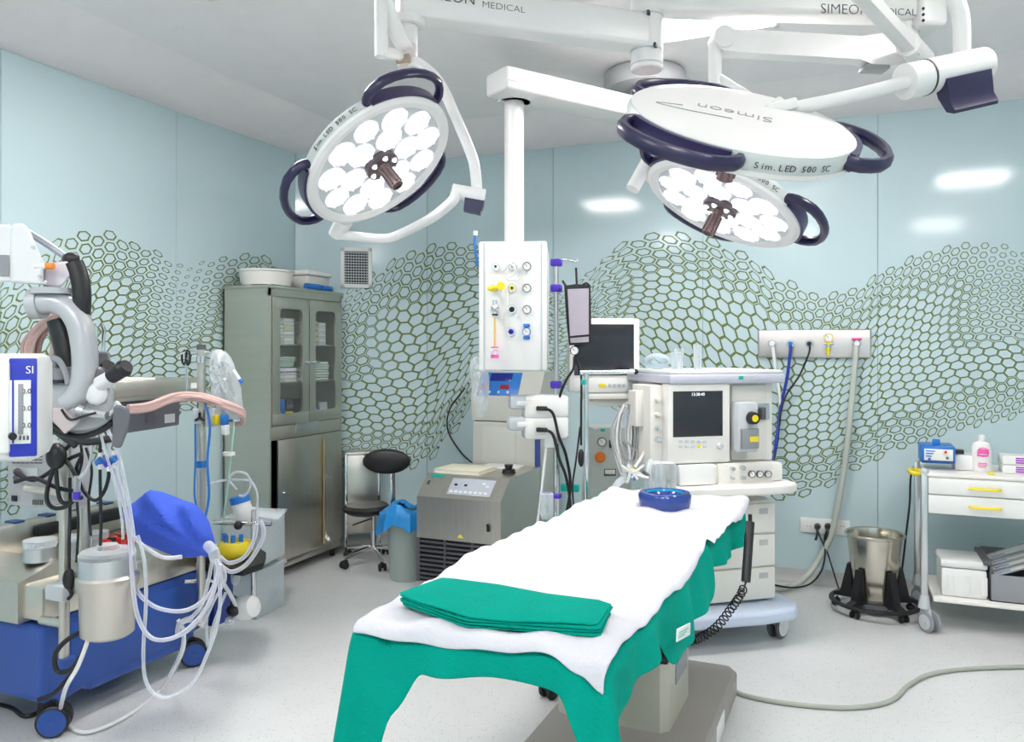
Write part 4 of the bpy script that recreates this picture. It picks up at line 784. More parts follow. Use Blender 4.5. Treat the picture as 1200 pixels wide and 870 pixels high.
T(t, 'white_tube', WHITE, PP((641, 516, D1-.05), (638, 545, D1-.05), (633, 590, D1-.05), (629, 620, D1-.05)), .007); m = MB(t, True)
q = P(645, 518, D1-.05); m.box(q.x-.03, q.x+.03, q.y-.02, q.y+.02, q.z-.03, q.z+.02, .008); m.build('bracket', WHITE)
m = MB(t, True); q = P(645, 581, D1); m.box(q.x-.06, q.x+.06, q.y-.02, q.y+.02, q.z-.012, q.z+.012, .006); m.build('clamp', VIOLET)
m = MB(); m.lathe([(.028, 0), (.035, .02), (.035, .13), (.03, .135), (.030, .02), (0, .01)], 16, Matrix.Translation(P(641, 608, D1-.1))); solo(m, 'clear_holder', CLEARB, 'clear cup clamped low on the infusion pole', 'cup')
# pressure cuff
Fq = Fr(P(677, 370, 4.2), YAW); t = fthing('pressure_cuff', 'lavender pressure infusion cuff with black border and gauge, hanging from the pole', 'pressure cuff', Fq)
def quad(m_, F, pts, y0, y1):
    n = len(pts); a_ = [F.y(*q, y0) for q in pts]; b_ = [F.y(*q, y1) for q in pts]; return m_.add(a_+b_, [list(range(n)), list(range(n, 2*n))[::-1]]+[[i, (i+1) % n, n+(i+1) % n, n+i] for i in range(n)])
m = MB(t); quad(m, Fq, [(661, 335), (675, 333), (692, 334), (693, 390), (692, 404), (667, 405), (664, 380)], 0, .03); m.build('cuff_back', BLACK)
m = MB(t); quad(m, Fq, [(665, 339), (690, 338), (690, 392), (668, 394)], -.012, 0); m.build('cuff_bladder', LAV)
m = MB(t); quad(m, Fq, [(668, 396.5), (690, 394.5), (690, 401), (669, 402)], -.008, 0); m.build('lower_pocket', LAV)
for pts in (((659, 329), (664, 336), (670, 336)), ((675, 314), (675.5, 325), (676, 335)), ((680, 336), (687, 332), (691, 336))): m = MB(t); m.tube([Fq.y(*q, .01) for q in pts], .006, 8, 4); m.build('strap', BLACK)
dial(t, Fq, 673, 411, .024, BLACK, -.015)
T(t, 'rubber_tube', BLACK, [Fq.w(Fq.y(x, y, -.005)) for x, y in ((673, 418), (672, 432), (664, 445), (658, 458), (655, 470))], .007); 
T(t, 'rubber_tube', BLACK, [Fq.w(Fq.y(x, y, -.005)) for x, y in ((675, 418), (681, 440), (681, 480), (681, 522))], .006)
m = MB(t); m.sph((0, 0, 0), .028, 14, 10, (.62, .62, 1.7), Matrix.Translation(Fq.y(681, 537, -.005))); m.build('squeeze_bulb', BLACK)
T(t, 'rubber_tube', BLACK, [Fq.w(Fq.y(x, y, 0)) for x, y in ((680, 500), (675, 540), (671, 570), (673, 600))], .005)
# screen frame on the table
t = thing('drape_stand', 'thin steel upright with a crossbar at the head of the table', 'frame', P(687, 590, 3.85))
C(t, 'upright', CHROME, P(687, 438, 3.85), P(687, 592, 3.85), .012); C(t, 'crossbar', CHROME, P(680, 437, 3.85), P(744, 436, 3.9), .011); m = MB(t, True); m.sph(P(745, 436, 3.9), .014); m.build('end_cap', BLACK)
m = MB(t, True); q = P(684, 448, 3.84); m.box(q.x-.012, q.x+.012, q.y-.01, q.y+.01, q.z-.012, q.z+.012, .002); m.build('green_clip', TEAL)
# monitor
Fm = Fr(P(708, 475, 4.5), YAW+.10); t = fthing('patient_monitor', 'flat patient monitor with dark screen on a bracket behind the pressure cuff', 'monitor', Fm)
R(t, Fm, 'housing', CREAM, 667, 373, 750, 460, 0, .07, .012); R(t, Fm, 'screen', SCREEN, 673, 380, 743, 440, -.004, .001, .001); R(t, Fm, 'button_bar', WHITE, 673, 444, 746, 458, -.004, 0, .002)
R(t, Fm, 'yellow_button', YELLOW, 702, 450, 710, 454, -.009, -.004, .001)
for k in range(4): R(t, Fm, 'button', LGREY, 713+k*5.5, 450, 716.5+k*5.5, 454, -.009, -.004, .001)
m = MB(t); q = Fm.y(739, 451, -.004); m.cyl(q, q+V((0, -.012, 0)), .012, n=16); m.build('menu_knob', LGREY)
R(t, Fm, 'stand_plate', CREAM, 685, 462, 752, 468, -.02, .12, .004); R(t, Fm, 'bracket', IVORY, 690, 468, 765, 476, .02, .08, .006)
# suction unit
Fs = Fr(G(716, 410+1429/4.95), YAW+.1); t = fthing('suction_regulator_unit', 'pale grey unit with pressure gauge and orange knob behind the table head', 'suction unit', Fs)
q = Fs.y(694, 502, 0); q2 = Fs.y(742, 600, 0); zt_ = q.z
m = MB(t); m.prism([(q.x+.01, .08), (q.x-.02, zt_-.45), (q.x+.02, zt_-.01), (q.x+.05, zt_), (q2.x-.02, zt_), (q2.x, zt_-.03), (q2.x-.03, .08)], 0, .25, 'y'); m.build('body', mat('pale_green_grey', (.55, .60, .56), .4))
dial(t, Fs, 705, 518, .028, None, -.001)
m = MB(t); c_ = Fs.y(703, 536, 0); m.cyl(c_, c_+V((0, -.03, 0)), .024, n=18); m.cyl(c_, c_+V((0, -.01, 0)), .034, n=18); m.build('orange_knob', ORANGE)
R(t, Fs, 'switch', BLACK, 714, 516, 718.5, 525, -.01, 0, .002); R(t, Fs, 'green_sticker', TEAL, 704, 503, 709, 506, -.002, 0, 0); R(t, Fs, 'drawer_slot', DGREY, 708, 550, 722, 558, -.004, 0, .001); R(t, Fs, 'slot_label', CREAM, 709, 551, 721, 556, -.007, -.004, .001); R(t, Fs, 'side_trim', MGREYC, 724, 503, 728, 590, -.004, 0, .002)
for sx in (q.x+.05, q2.x-.05): caster(t, sx, .05, .03)
R2 = MB(); q = P(668, 572, 4.45); R2.box(q.x-.05, q.x+.05, q.y-.02, q.y+.02, q.z-.02, q.z+.02, .004); o = solo(R2, 'green_box', TEAL, 'small green label box low between the pole and the steel frame', 'box')
# hanging cables
t = thing('cable_bundle', 'bundle of white patient cables hanging beside the monitor bracket', 'cables', P(742, 560, 4.25))
rnd = random.Random(11)
for k in range(14):
    x0_ = 735+rnd.uniform(-4, 8); w_ = rnd.uniform(4, 17); bt = 555+rnd.uniform(-30, 8); s_ = rnd.choice((-1, 1)); d_ = 4.25+rnd.uniform(-.04, .06)
    T(t, 'cable', [WHITE, MGREYC, CREAM][k % 3], PP((x0_, 470+rnd.uniform(0, 8), d_), (x0_-w_*.7, 490, d_), (x0_-w_, 515, d_), (x0_-w_*.4, bt-8, d_), (x0_+3, bt, d_), (x0_+w_*.8, 525, d_), (x0_+w_*.9, 500, d_), (x0_+2, 474, d_)), .005)
T(t, 'cable', CREAM, PP((758, 470, 4.2), (764, 500, 4.2), (755, 530, 4.15), (744, 548, 4.1)), .008)
# valve cluster at the table head
t = thing('breathing_connectors', 'cluster of clear tube connectors with orange and blue taps at the table head', 'connectors', P(742, 566, 3.95))
for k, (x, y, mt, r_) in enumerate(((743, 553, YELLOW, .013), (741, 558, BLUEP, .014), (735, 551, WHITE, .010), (750, 556, WHITE, .011), (732, 557, LGREY, .009), (756, 555, DGREY, .010))):
    C(t, 'tap', mt, P(x-3, y-2, 3.95), P(x+4, y+3, 3.95), r_)
for pts in (((736, 545), (741, 554), (747, 562)), ((728, 546), (737, 552), (745, 553)), ((755, 545), (748, 551), (740, 560)), ((734, 566), (738, 556), (737, 545)), ((760, 560), (750, 558), (742, 556))): T(t, 'connector_tube', WHITE, PP(*[(x, y, 3.94) for x, y in pts]), .007)
T(t, 'breathing_hose', CLEARB, PP((744, 558, 3.95), (730, 562, 3.95), (722, 570, 3.9), (718, 580, 3.85)), .018)
# ================= ANAESTHESIA MACHINE =================
FA = Fr((-.468, 4.357, 0), math.radians(38)); t = fthing('anaesthesia_machine', 'cream anaesthesia machine with dark screen, drawers and blue base', 'anaesthesia machine', FA); AM = t
def A(name, mt, x0, y0, x1, y1, d0, d1, bev=.004): return R(AM, FA, name, mt, x0, y0, x1, y1, d0, d1, bev)
xl = FA.y(790, 650, 0).x; xr_ = FA.y(908, 650, 0).x
a = FA.y(790, 583, 0); zt_ = FA.y(870, 588, 0).z; zb = FA.y(870, 705, 0).z
m = MB(t); m.box(xl, xr_, .005, .52, zb, zt_, .008); m.build('drawer_cabinet', IVORY)
zz_ = [zt_-.01, FA.y(870, 627, 0).z, FA.y(870, 666, 0).z, zb]
for k in range(3): m = MB(t); m.box(xl+.004, xr_-.004, -.010, .006, zz_[k+1]+.005, zz_[k]-.005, .006); m.build('drawer', IVORY); m = MB(t); m.box(xr_-.10, xr_-.05, -.0125, -.010, zz_[k]-.06, zz_[k]-.03); m.cur = 0; m.build('drawer_label', mat('print_grey', (.5, .5, .5), .6))
m = MB(t); pl = [(xl-.16, -.02), (xl-.10, -.13), (0, -.155), (xr_+.04, -.13), (xr_+.10, -.06), (xr_+.10, .45), (xr_+.02, .56), (xl-.10, .56), (xl-.16, .48)]
m.prism(pl, .125, .195); o = m.build('base', PALEB); bv = o.modifiers.new('b', 'BEVEL'); bv.width = .02; bv.segments = 3; bv.limit_method = 'ANGLE'
wp = FA.I @ G(917, 750)
for (x_, y_) in ((wp.x, wp.y+.04), (xl-.10, -.02), (wp.x, .48), (xl-.10, .5)): caster(t, x_, y_, .068, DGREY, LGREY, WHITE, .13, .5, .022, .80)
# worktop
zw = FA.y(880, 570, -.16).z; xr2 = FA.y(940, 575, -.16).x
m = MB(t); m.prism([(xl-.03, -.14), (.0, -.17), (xr2-.06, -.16), (xr2, -.12), (xr2, .22), (xr2-.04, .28), (xl-.03, .3)], zw-.05, zw); o = m.build('worktop', CREAM); bv = o.modifiers.new('b', 'BEVEL'); bv.width = .012; bv.segments = 3; bv.limit_method = 'ANGLE'
# machine body above
zs_ = FA.y(850, 545, -.06).z
m = MB(t); m.box(xl, xr_+.01, -.06, .5, zw, zs_, .012); m.build('control_block', CREAM)
A('pull_out_tray', WHITE, 797, 546, 838, 568, -.085, -.05, .006); A('gauge_panel', IVORY, 842, 544, 906, 567, -.075, -.055, .005)
for x, y in ((880, 555.6), (889.5, 555.6), (899, 555.6)): dial(t, FA, x, y, .018, None, -.076)
for x, y, r_ in ((857, 549, .012), (869, 548, .013), (869.5, 560, .013), (857, 560, .008)): m = MB(t); c_ = FA.y(x, y, -.075); m.cyl(c_, c_+V((0, -.025, 0)), r_, r_*.8, 14); m.build('knob', CHROME)
zt2 = FA.y(850, 449, 0).z
m = MB(t); m.box(xl-.0, xr_-.0, .02, .48, zs_, zt2, .01); m.build('upper_body', CREAM)
A('side_column', IVORY, 762, 452, 787, 545, .02, .25, .008)
for y in (468, 486, 502, 515): m = MB(t); c_ = FA.y(770, y, .02); m.cyl(c_, c_+V((0, -.025, 0)), .016, .012, 14); m.cyl(c_+V((0, -.025, 0)), c_+V((0, -.03, 0)), .008, .008, 10); m.build('side_knob', CHROME if y > 490 else IVORY)
sc2 = A('screen_housing', CREAM, 783, 450, 856, 542, -.05, .03, .012); A('screen', SCREEN, 789, 459, 847, 511, -.053, -.049, .001)
L = MB(t); q = FA.y(818, 462.5, -.0535); L.text('13:38:40', .022, TM(q, (1, 0, 0), (0, 0, 1)), .0003); L.build('screen_text', emitmat('screen_text_glow', (.9, .95, 1), 1.0), smooth=False)
for k in range(5):
    for j in range(2): A('key', LGREY if (k, j) != (3, 1) else YELLOW, 796+k*7, 516+j*6, 800.5+k*7, 519+j*6, -.054, -.05, .001)
m = MB(t); c_ = FA.y(843, 523, -.05); m.cyl(c_, c_+V((0, -.02, 0)), .016, .014, 18); m.build('menu_knob', LGREY)
A('right_panel', IVORY, 858, 452, 899, 538, .0, .03, .006)
# vaporiser
A('vaporiser_rail', ALU, 858, 474, 902, 492, -.02, .0, .003); A('vaporiser', LGREY, 865, 472, 889, 530, -.10, -.015, .012); A('vaporiser_foot', mat('darker_grey_metal', (.35, .36, .37), .35, .6), 870, 503, 890, 526, -.12, -.095, .006)
m = MB(t); c_ = FA.y(881, 490, -.10); m.cyl(c_, c_+V((0, -.03, 0)), .034, .030, 24); m.build('vaporiser_dial', BLACK); m = MB(t); m.cyl(c_+V((0, -.03, 0)), c_+V((0, -.033, 0)), .018, n=20); m.build('dial_cap', YELLOW)
A('yellow_label', YELLOW, 879, 512, 889, 518, -.123, -.12, 0)
A('knob_block', DGREY, 893, 478, 898, 492, -.05, 0, .004)
# top shelf
m = MB(t); ztp = FA.y(850, 434, -.05).z; m.box(xl-.06, xr_+.02, -.07, .5, zt2, ztp-.02, .012); m.build('top_shelf', mat('lavender_grey', (.56, .57, .66), .4)); m = MB(t); m.box(xl-.05, xr_+.01, -.06, .49, ztp-.02, ztp, .008); m.build('top_cover', WHITE)
R(t, FA, 'shelf_label', TEAL, 866, 441, 871, 445, -.073, -.069, 0); R(t, FA, 'shelf_display', LGREY, 872, 441, 884, 445, -.073, -.069, 0)
A('left_bracket', IVORY, 745, 458, 764, 500, .10, .2, .006)
for x, d in ((768, .0), (781, -.03)): m = MB(t); c_ = FA.y(x, 575, d); m.lathe([(0, 0), (.05, 0), (.055, .01), (.055, .12), (.045, .14), (.02, .15), (0, .15)], 20, Matrix.Translation(c_)); m.build('absorber_canister', CLEARB)
m = MB(t); m.tube([FA.y(763, 540, 0), FA.y(760, 555, -.05), FA.y(766, 575, -.05), FA.y(772, 590, -.05)], .013, 10, 5); m.build('outlet_hose', CLEARB)
# things on top
def cup(px, py, r, h, mt, lab, name='plastic_cup', d=.1):
    c_ = FA.z(px, py, ztp+.001); m_ = MB(); m_.lathe([(0, 0), (r*.8, 0), (r, h), (r*1.05, h), (r*.95, h), (r*.75, .005), (0, .005)], 18, FA.M @ Matrix.Translation(c_)); solo(m_, name, mt, lab, 'cup')
q = FA.y(0, 0, 0)
for (x_, y_, r, h, lab) in ((xl+.02, .02, .028, .09, 'clear cup at the left front of the anaesthesia machine top'), (xl+.09, .12, .025, .11, 'taller clear cup on the anaesthesia machine top'), (xl+.15, .03, .024, .13, 'clear measuring tube, rightmost on the anaesthesia machine top')):
    m_ = MB(); m_.lathe([(0, 0), (r*.8, 0), (r, h), (r*1.08, h), (r*.95, h-.002), (r*.75, .005), (0, .005)], 18, FA.M @ Matrix.Translation((x_, y_, ztp+.001))); solo(m_, 'plastic_cup', CLEARB, lab, 'cup')
m_ = MB(); m_.sph((xl-.0, .2, ztp+.045), .07, 16, 10, (1, 1.2, .62), FA.M); solo(m_, 'breathing_mask', clearmat('pale_blue_clear', (.78, .88, .94), .12, .15, .4), 'pale blue clear breathing mask on the anaesthesia machine top', 'mask')
# ================= BACK WALL FITTINGS =================
FB = Fr((PY(954, 403, YB).x, YB, 0), 0); t = fthing('gas_outlet_rail', 'long brushed steel gas outlet plate on the back wall', 'gas outlet plate', FB)
m = MB(t); a = FB.y(888, 387, -.03); b2 = FB.y(1021, 420, -.03); m.box(a.x, b2.x, -.03, -.001, b2.z, a.z, .012, None, 3); m.build('steel_plate', mat('satin_steel_plate', (.70, .66, .64), .35, .9, .06, 5, .03, 80, (1, 1, 14)))
def wout(px, py, col):
    p = FB.y(px, py, -.031); Q = FB.M @ Matrix.Translation(p) @ Matrix.Rotation(PI/2, 4, 'X'); m_ = MB(t, True); r = .027; m_.lathe([(0, 0), (r, 0), (r, .015), (r*.8, .022), (0, .022)], 20, Q); m_.cur = 1; m_.lathe([(0, .05), (r*.5, .05), (r*.62, .022)], 16, Q); m_.build('gas_outlet', [CHROME, col])
for x, c_ in ((905, WHITE), (926.5, BLUEP), (948.5, BLACK), (1004, WHITE)): wout(x, 403, c_)
m = MB(t); p = FB.y(1004, 399, -.05); m.lathe([(.028, 0), (.032, .006), (.028, .014)], 16, Matrix.Translation(p)); m.build('pink_ring', PINK)
f = empty_M('wall_flowmeter', 'yellow flowmeter with round gauge on the steel gas plate', 'flowmeter', FB.M @ Matrix.Translation(FB.y(971, 410, -.05)))
m = MB(f, True); q = FB.w(FB.y(971, 404, -.065)); m.cyl(FB.w(FB.y(971, 411, -.065)), FB.w(FB.y(971, 398, -.065)), .013, n=12); m.cyl(FB.w(FB.y(966, 403, -.065)), FB.w(FB.y(977, 403, -.065)), .010, n=12); m.cyl(FB.w(FB.y(971, 404, -.065)), FB.w(FB.y(971, 404, -.031)), .010, n=12); m.build('valve_body', CHROME)
dial(f, FB, 971, 396, .028, YELLOW, -.075); m = MB(f, True); m.cyl(FB.w(FB.y(970.5, 408, -.07)), FB.w(FB.y(970.5, 417, -.07)), .016, .008, 12); m.build('yellow_knob', YELLOW); m = MB(f, True); m.cyl(FB.w(FB.y(971, 402, -.078)), FB.w(FB.y(971, 402, -.09)), .012, n=12); m.build('yellow_cap', YELLOW)
def wy(pts, Y): return [PY(x, y, (Y if len(q_) == 2 else q_[2])) for q_ in pts for x, y in [q_[:2]]]
def hose(name, mt, lab, pts, r, Y=5.50, cat='hose'): m_ = MB(); m_.tube(wy(pts, Y), r, 10, 8); return solo(m_, name, mt, lab, cat)
hose('gas_hose', WHITE, 'white gas hose from the first outlet on the left of the steel plate', [(905, 404, 5.53), (906, 412), (910, 440), (914, 470), (912, 500), (908, 535, 5.3), (904, 548, 5.0)], .010)
hose('gas_hose', mat('navy_hose', (.02, .04, .35), .4), 'dark blue gas hose from the second outlet of the steel plate', [(926.5, 404, 5.53), (926, 413), (922, 445), (915, 475), (911, 505, 5.44), (907, 535, 5.28), (902, 550, 5.0)], .010)
hose('gas_hose', BLACK, 'thin black gas hose from the third outlet of the steel plate', [(948.5, 404, 5.53), (948, 414), (937, 440), (922, 462), (915, 485, 5.46), (911, 520, 5.4), (905, 552, 5.05)], .006)
hose('suction_hose', GREYGREEN, 'thick grey green hose from the right outlet down to the floor', [(1004, 402, 5.53), (1003, 415), (999, 460), (993, 520), (986, 570), (975, 625), (960, 655), (945, 676, 5.42), (925, 688, 5.35), (905, 690, 5.2)], .0185)
Fk2 = FB; t = fthing('socket_plate', 'white wall plate with three power sockets under the gas outlet plate', 'power socket', Fr((PY(966, 617, YB).x, YB, 0), 0)); Fw = Fr((PY(966, 617, YB).x, YB, 0), 0)
m = MB(t); a = Fw.y(938, 606, 0); b2 = Fw.y(996, 628, 0); m.box(a.x, b2.x, -.014, -.001, b2.z, a.z, .004); m.build('plate', WHITE)
for x in (948, 957, 968, 987):
    m = MB(t); c_ = Fw.y(x, 617, -.014); m.cyl(c_, c_+V((0, -.003, 0)), .024, n=20); m.build('socket', [CREAM, CREAM, CREAM, WHITE][0]); 
    if x in (948, 987):
        for s_ in (-1, 1): m = MB(t); m.cyl(c_+V((s_*.009, -.003, 0)), c_+V((s_*.009, -.0045, 0)), .003, n=8); m.build('socket_hole', INK)
for x, lab in ((958, 'black power plug in the left of the used sockets'), (970, 'black power plug in the right of the used sockets')):
    m = MB(); c_ = Fw.w(Fw.y(x, 617, -.02)); m.cyl(c_, c_+V((0, -.04, 0)), .021, .016, 14); m.tube([c_+V((0, -.035, -.005)), c_+V((0, -.05, -.04)), c_+V((-.01, -.05, -.08))], .008, 8, 4)
    solo(m, 'power_plug', BLACK, lab, 'plug')
hose('power_cable', BLACK, 'black cable hanging from the left plug to the floor', [(958, 622), (962, 632), (967, 645, 5.49), (963, 668, 5.46), (950, 684, 5.38), (930, 689, 5.30), (908, 686, 5.2)], .006, 5.51, 'cable')
hose('power_cable', BLACK, 'black cable hanging from the right plug behind the steel bucket', [(969, 622), (966, 635), (972, 655, 5.49), (978, 675, 5.45), (983, 690, 5.40)], .005, 5.51, 'cable')
hose('power_cable', BLACK, 'black cable running down beside the left post of the instrument cart', [(1078, 540), (1068, 555), (1066, 590), (1062, 625), (1058, 660), (1054, 690)], .006, 5.4, 'cable')
# floor cable
m = MB(); m.tube([G(860, 812), G(872, 818), G(910, 826), (G(965, 832)), G(1010, 832), G(1045, 824), G(1065, 806), G(1095, 792), G(1150, 786), G(1230, 784)], .010, 8, 8); m.v = [q+V((0, 0, .011)) for q in m.v]; solo(m, 'floor_cable', mat('grey_green_cable', (.40, .42, .36), .5), 'grey green cable curving over the floor right of the table base', 'cable')
# ================= KICK BUCKET =================
bc = P(1025, 700, 4.66); bc.z = 0; t = thing('kick_bucket', 'stainless steel bucket in a wheeled black ring, left of the instrument cart', 'bucket', bc)
m = MB(t); m.lathe([(0, .07), (.105, .07), (.112, .08), (.150, .44), (.163, .446), (.167, .455), (.160, .462), (.150, .455), (.147, .44), (.107, .085), (0, .08)], 40); m.build('bucket', mat('polished_steel', (.62, .58, .50), .18, 1, .05, 5))
m = MB(t); m.tube([(.235*math.cos(2*PI*i/24), .235*math.sin(2*PI*i/24), .062) for i in range(24)], (.012, .016), 8, 2, True, (0, 0, 1)); m.build('bumper_ring', BLACK)
m = MB(t); m.cyl((0, 0, .045), (0, 0, .066), .13, n=28); m.build('bucket_tray', DGREY)
for k in range(5):
    a_ = k*2*PI/5-2.2; M_ = Matrix.Rotation(a_, 4, 'Z'); m = MB(t); m.prism([(.10, .06), (.235, .06), (.232, .075), (.19, .09), (.150, .26), (.135, .26), (.12, .12)], -.022, .022, 'y', M_); m.build('upright', BLACK)
    caster(t, .215*math.cos(a_+.1), .215*math.sin(a_+.1), .021, RUBBER, BLACK, None, .055, a_, .012)
# ================= INSTRUMENT CART =================
FI = Fr((.41, 4.87, 0), 0); t = fthing('instrument_cart', 'white two-drawer instrument cart with yellow handles at the right edge', 'cart', FI); IC = t; WI = 1.0; DI = .50
zt_ = FI.y(1080, 556, 0).z; zd1 = FI.y(1081, 579, 0).z; zd2 = FI.y(1079, 601, 0).z
m = MB(t); m.box(0, WI, 0, DI, zt_-.01, zt_+.008, .003); m.build('top', CREAM)
m = MB(t); m.box(.01, WI-.01, .012, DI-.01, zd2, zt_-.01, .003); m.build('drawer_case', CREAM)
for (za, zb) in ((zd1+.004, zt_-.016), (zd2+.002, zd1-.002)):
    m = MB(t); m.box(.006, .90, -.006, .014, za, zb, .004); d_ = m.build('drawer', WHITE); zc = (za+zb)/2; m = MB(t); q = FI.y(1136, 570, 0).x; q2 = FI.y(1173, 570, 0).x; zc = (za+zb)/2-.0
    m.tube([(q, -.004, zc), (q+.015, -.028, zc), ((q+q2)/2, -.033, zc), (q2-.015, -.028, zc), (q2, -.004, zc)], (.008, .005), 8, 4); o = m.build('handle', YELLOW); o.parent = d_
zsf = FI.y(1084, 700, 0).z
m = MB(t); m.box(.03, WI, .0, DI, zsf-.02, zsf, .004); m.build('lower_shelf', CREAM)
px_ = FI.y(1075, 650, 0).x
for (x_, y_) in ((-.03, .0), (-.03, DI-.04), (WI, 0), (WI, DI-.04)): m = MB(t); m.box(x_, x_+.035, y_, y_+.035, .14, zt_+.012, .008); m.build('post', ALU)
for (x_, y_) in ((-.012, .017), (-.012, DI-.02), (WI+.017, .017), (WI+.017, DI-.02)):
    m = MB(t); m.cyl((x_, y_, .12), (x_, y_, .19), .032, .022, 14); m.build('post_foot', LGREY); caster(t, x_+.02, y_-.03, .056, MGREY, LGREY, LGREY, .13, -.9, .018)
m = MB(t); m.tube([(-.03, .02, zt_-.0), (-.07, -.01, zt_+.005), (-.085, .06, zt_+.01), (-.06, .15, zt_), (-.02, .16, zt_)], .012, 10, 5); m.build('push_handle', YELLOW)
m = MB(t); q = V((-.012, .017, zt_+.012)); m.sph(q, .022, 12, 8); m.build('post_cap', LGREY)
ztop = zt_+.009
def onI(px, py): return FI.z(px, py, ztop)
def FIo(px, py, z=None): p = FI.z(px, py, ztop if z is None else z); return Fr(FI.w(p), 0)
# blue device
Fd = Fr(FI.w(V((FI.y(1099, 545, .12).x, .12, ztop))), 0); t = fthing('coagulator_unit', 'small blue and white electrosurgical device on the left of the cart top', 'device', Fd)
R(t, Fd, 'housing', BLUEP, 1079, 522, 1120, 545, 0, .20, .012); R(t, Fd, 'face', WHITE, 1083, 526, 1117, 541, -.004, .0, .003); R(t, Fd, 'lower_trim', mat('navy_trim', (.02, .06, .22), .3), 1080, 539.5, 1119, 543, -.006, 0, .002)
m = MB(t); L = MB(t); 
for k in range(3): R(t, Fd, 'panel_print', BLUEP, 1085, 528+k*3, 1096-k*2, 529.6+k*3, -.006, -.004, 0)
for x, y, c_ in ((1089, 538, BLUEP), (1108, 530, RED), (1110, 537, DGREY)): m = MB(t); q = Fd.y(x, y, -.004); m.cyl(q, q+V((0, -.012, 0)), .007, n=12); m.build('knob', c_)
m = MB(t); q = Fd.y(1097, 521, .05); m.box(q.x-.02, q.x+.02, .04, .06, q.z-.01, q.z+.03, .004); m.build('top_clip', BLUEP)
m = MB(); q = FI.y(1131, 545, .20); m.box(q.x-.055, q.x+.06, .17, .33, ztop, ztop+.085, .008, FI.M); solo(m, 'white_carton', WHITE, 'small white carton between the blue device and the soap bottle', 'box')
m = MB(); q = FI.y(1118, 525, .20);
m.box(q.x-.02, q.x+.05, .2, .25, ztop+.087, ztop+.11, .004, FI.M); solo(m, 'black_clip', BLACK, 'little black clip lying on the white carton', 'clip')
q = FI.y(1151, 545, .16); t = thing('soap_bottle', 'white bottle with pink print on the cart top', 'bottle', FI.w((q.x, .18, ztop)))
m = MB(t); m.lathe([(0, 0), (.044, 0), (.048, .008), (.048, .135), (.040, .155), (.018, .165), (.016, .18)], 24, Matrix.Diagonal((1, .65, 1, 1)).to_4x4()); m.build('bottle_body', WHITE); m = MB(t); m.cyl((0, 0, .178), (0, 0, .20), .019, .017, 16); m.build('cap', WHITE)
m = MB(t)
for (x0_, x1_, z0, z1_) in ((-.02, .03, .10, .125), (-.026, .028, .085, .094), (-.02, .02, .045, .05), (-.022, .024, .036, .041), (-.02, .016, .025, .030)): m.box(x0_, x1_, -.0325, -.0305, z0, z1_, .001)
for k in range(16): a_ = 2*PI*k/16; m.box(.003+.026*math.cos(a_)-.004, .003+.026*math.cos(a_)+.004, -.0320, -.0300, .108+.024*math.sin(a_)-.003, .108+.024*math.sin(a_)+.003)
o = m.build('pink_print', PINK); o['kind'] = 'stuff'
m = MB(); q = FI.y(1160, 550, .08); m.box(q.x-.012, q.x+.02, .06, .09, ztop, ztop+.012, .003, FI.M); solo(m, 'yellow_stopper', YELLOW, 'tiny yellow stopper in front of the soap bottle', 'stopper')
for k in range(2):
    m = MB(); xx = FI.y(1175, 548, .15).x; M_ = FI.M @ Matrix.Translation((xx, .14, ztop+k*.048)) @ Matrix.Rotation(.04*k, 4, 'Z'); m.box(0, .26, 0, .14, .001, .046, .003, M_); m.cur = 1
    for j in range(3): m.box(.06, .20-j*.01, -.0012, .0, .008+j*.012, .016+j*.012, 0, M_)
    solo(m, 'glove_carton', [WHITE, VIOLETP], ['lower white carton with purple print at the right edge of the cart top', 'upper white carton with purple print at the right edge of the cart top'][k], 'box', 'cartons with purple print')
# lower shelf things
t = fthing('foam_box', 'white polystyrene box with lid on the lower shelf of the cart', 'box', Fr(FI.w((FI.y(1132, 690, .06).x, .06, zsf+.001)), 0)); Ff = Fr(FI.w((FI.y(1132, 690, .06).x, .06, zsf+.001)), 0)
m = MB(t); a = Ff.y(1103, 650, 0); b2 = Ff.y(1157, 698, 0); m.box(a.x, b2.x, 0, .26, 0, .155, .012); m.build('box_body', WHITE); m = MB(t); m.box(a.x-.004, b2.x+.004, -.004, .264, .158, .20, .012); m.build('lid', WHITE)
for k in range(3): m = MB(t); x_ = a.x+.03+k*.08; m.box(x_, x_+.03, -.004, .0, .02, .12, .004); m.build('moulded_rib', WHITE)
q = FI.y(1160, 690, .05); t = thing('storage_crate', 'dark grey open crate on the lower shelf at the right edge of the cart', 'crate', FI.w((q.x, .05, zsf+.001))); W_ = .36; Dp = .34; hh = .20
M_ = Matrix.Identity(4)
for (x0_, x1_, y0_, y1_, z0_, z1_) in ((0, W_, 0, Dp, 0, .008), (0, W_, 0, .008, 0, hh*.72), (0, W_, Dp-.008, Dp, 0, hh*1.1), (0, .008, 0, Dp, 0, hh), (W_-.008, W_, 0, Dp, 0, hh)): m = MB(t); m.box(x0_, x1_, y0_, y1_, z0_, z1_, .002); m.build('crate_wall' if z1_ > .01 else 'crate_floor', MGREY if y1_ < .01 else DGREY)
m = MB(t); m.box(-.03, .01, -.01, Dp, hh-.01, hh+.012, .004, Matrix.Rotation(0, 4, 'X')); m.build('rim', DGREY)
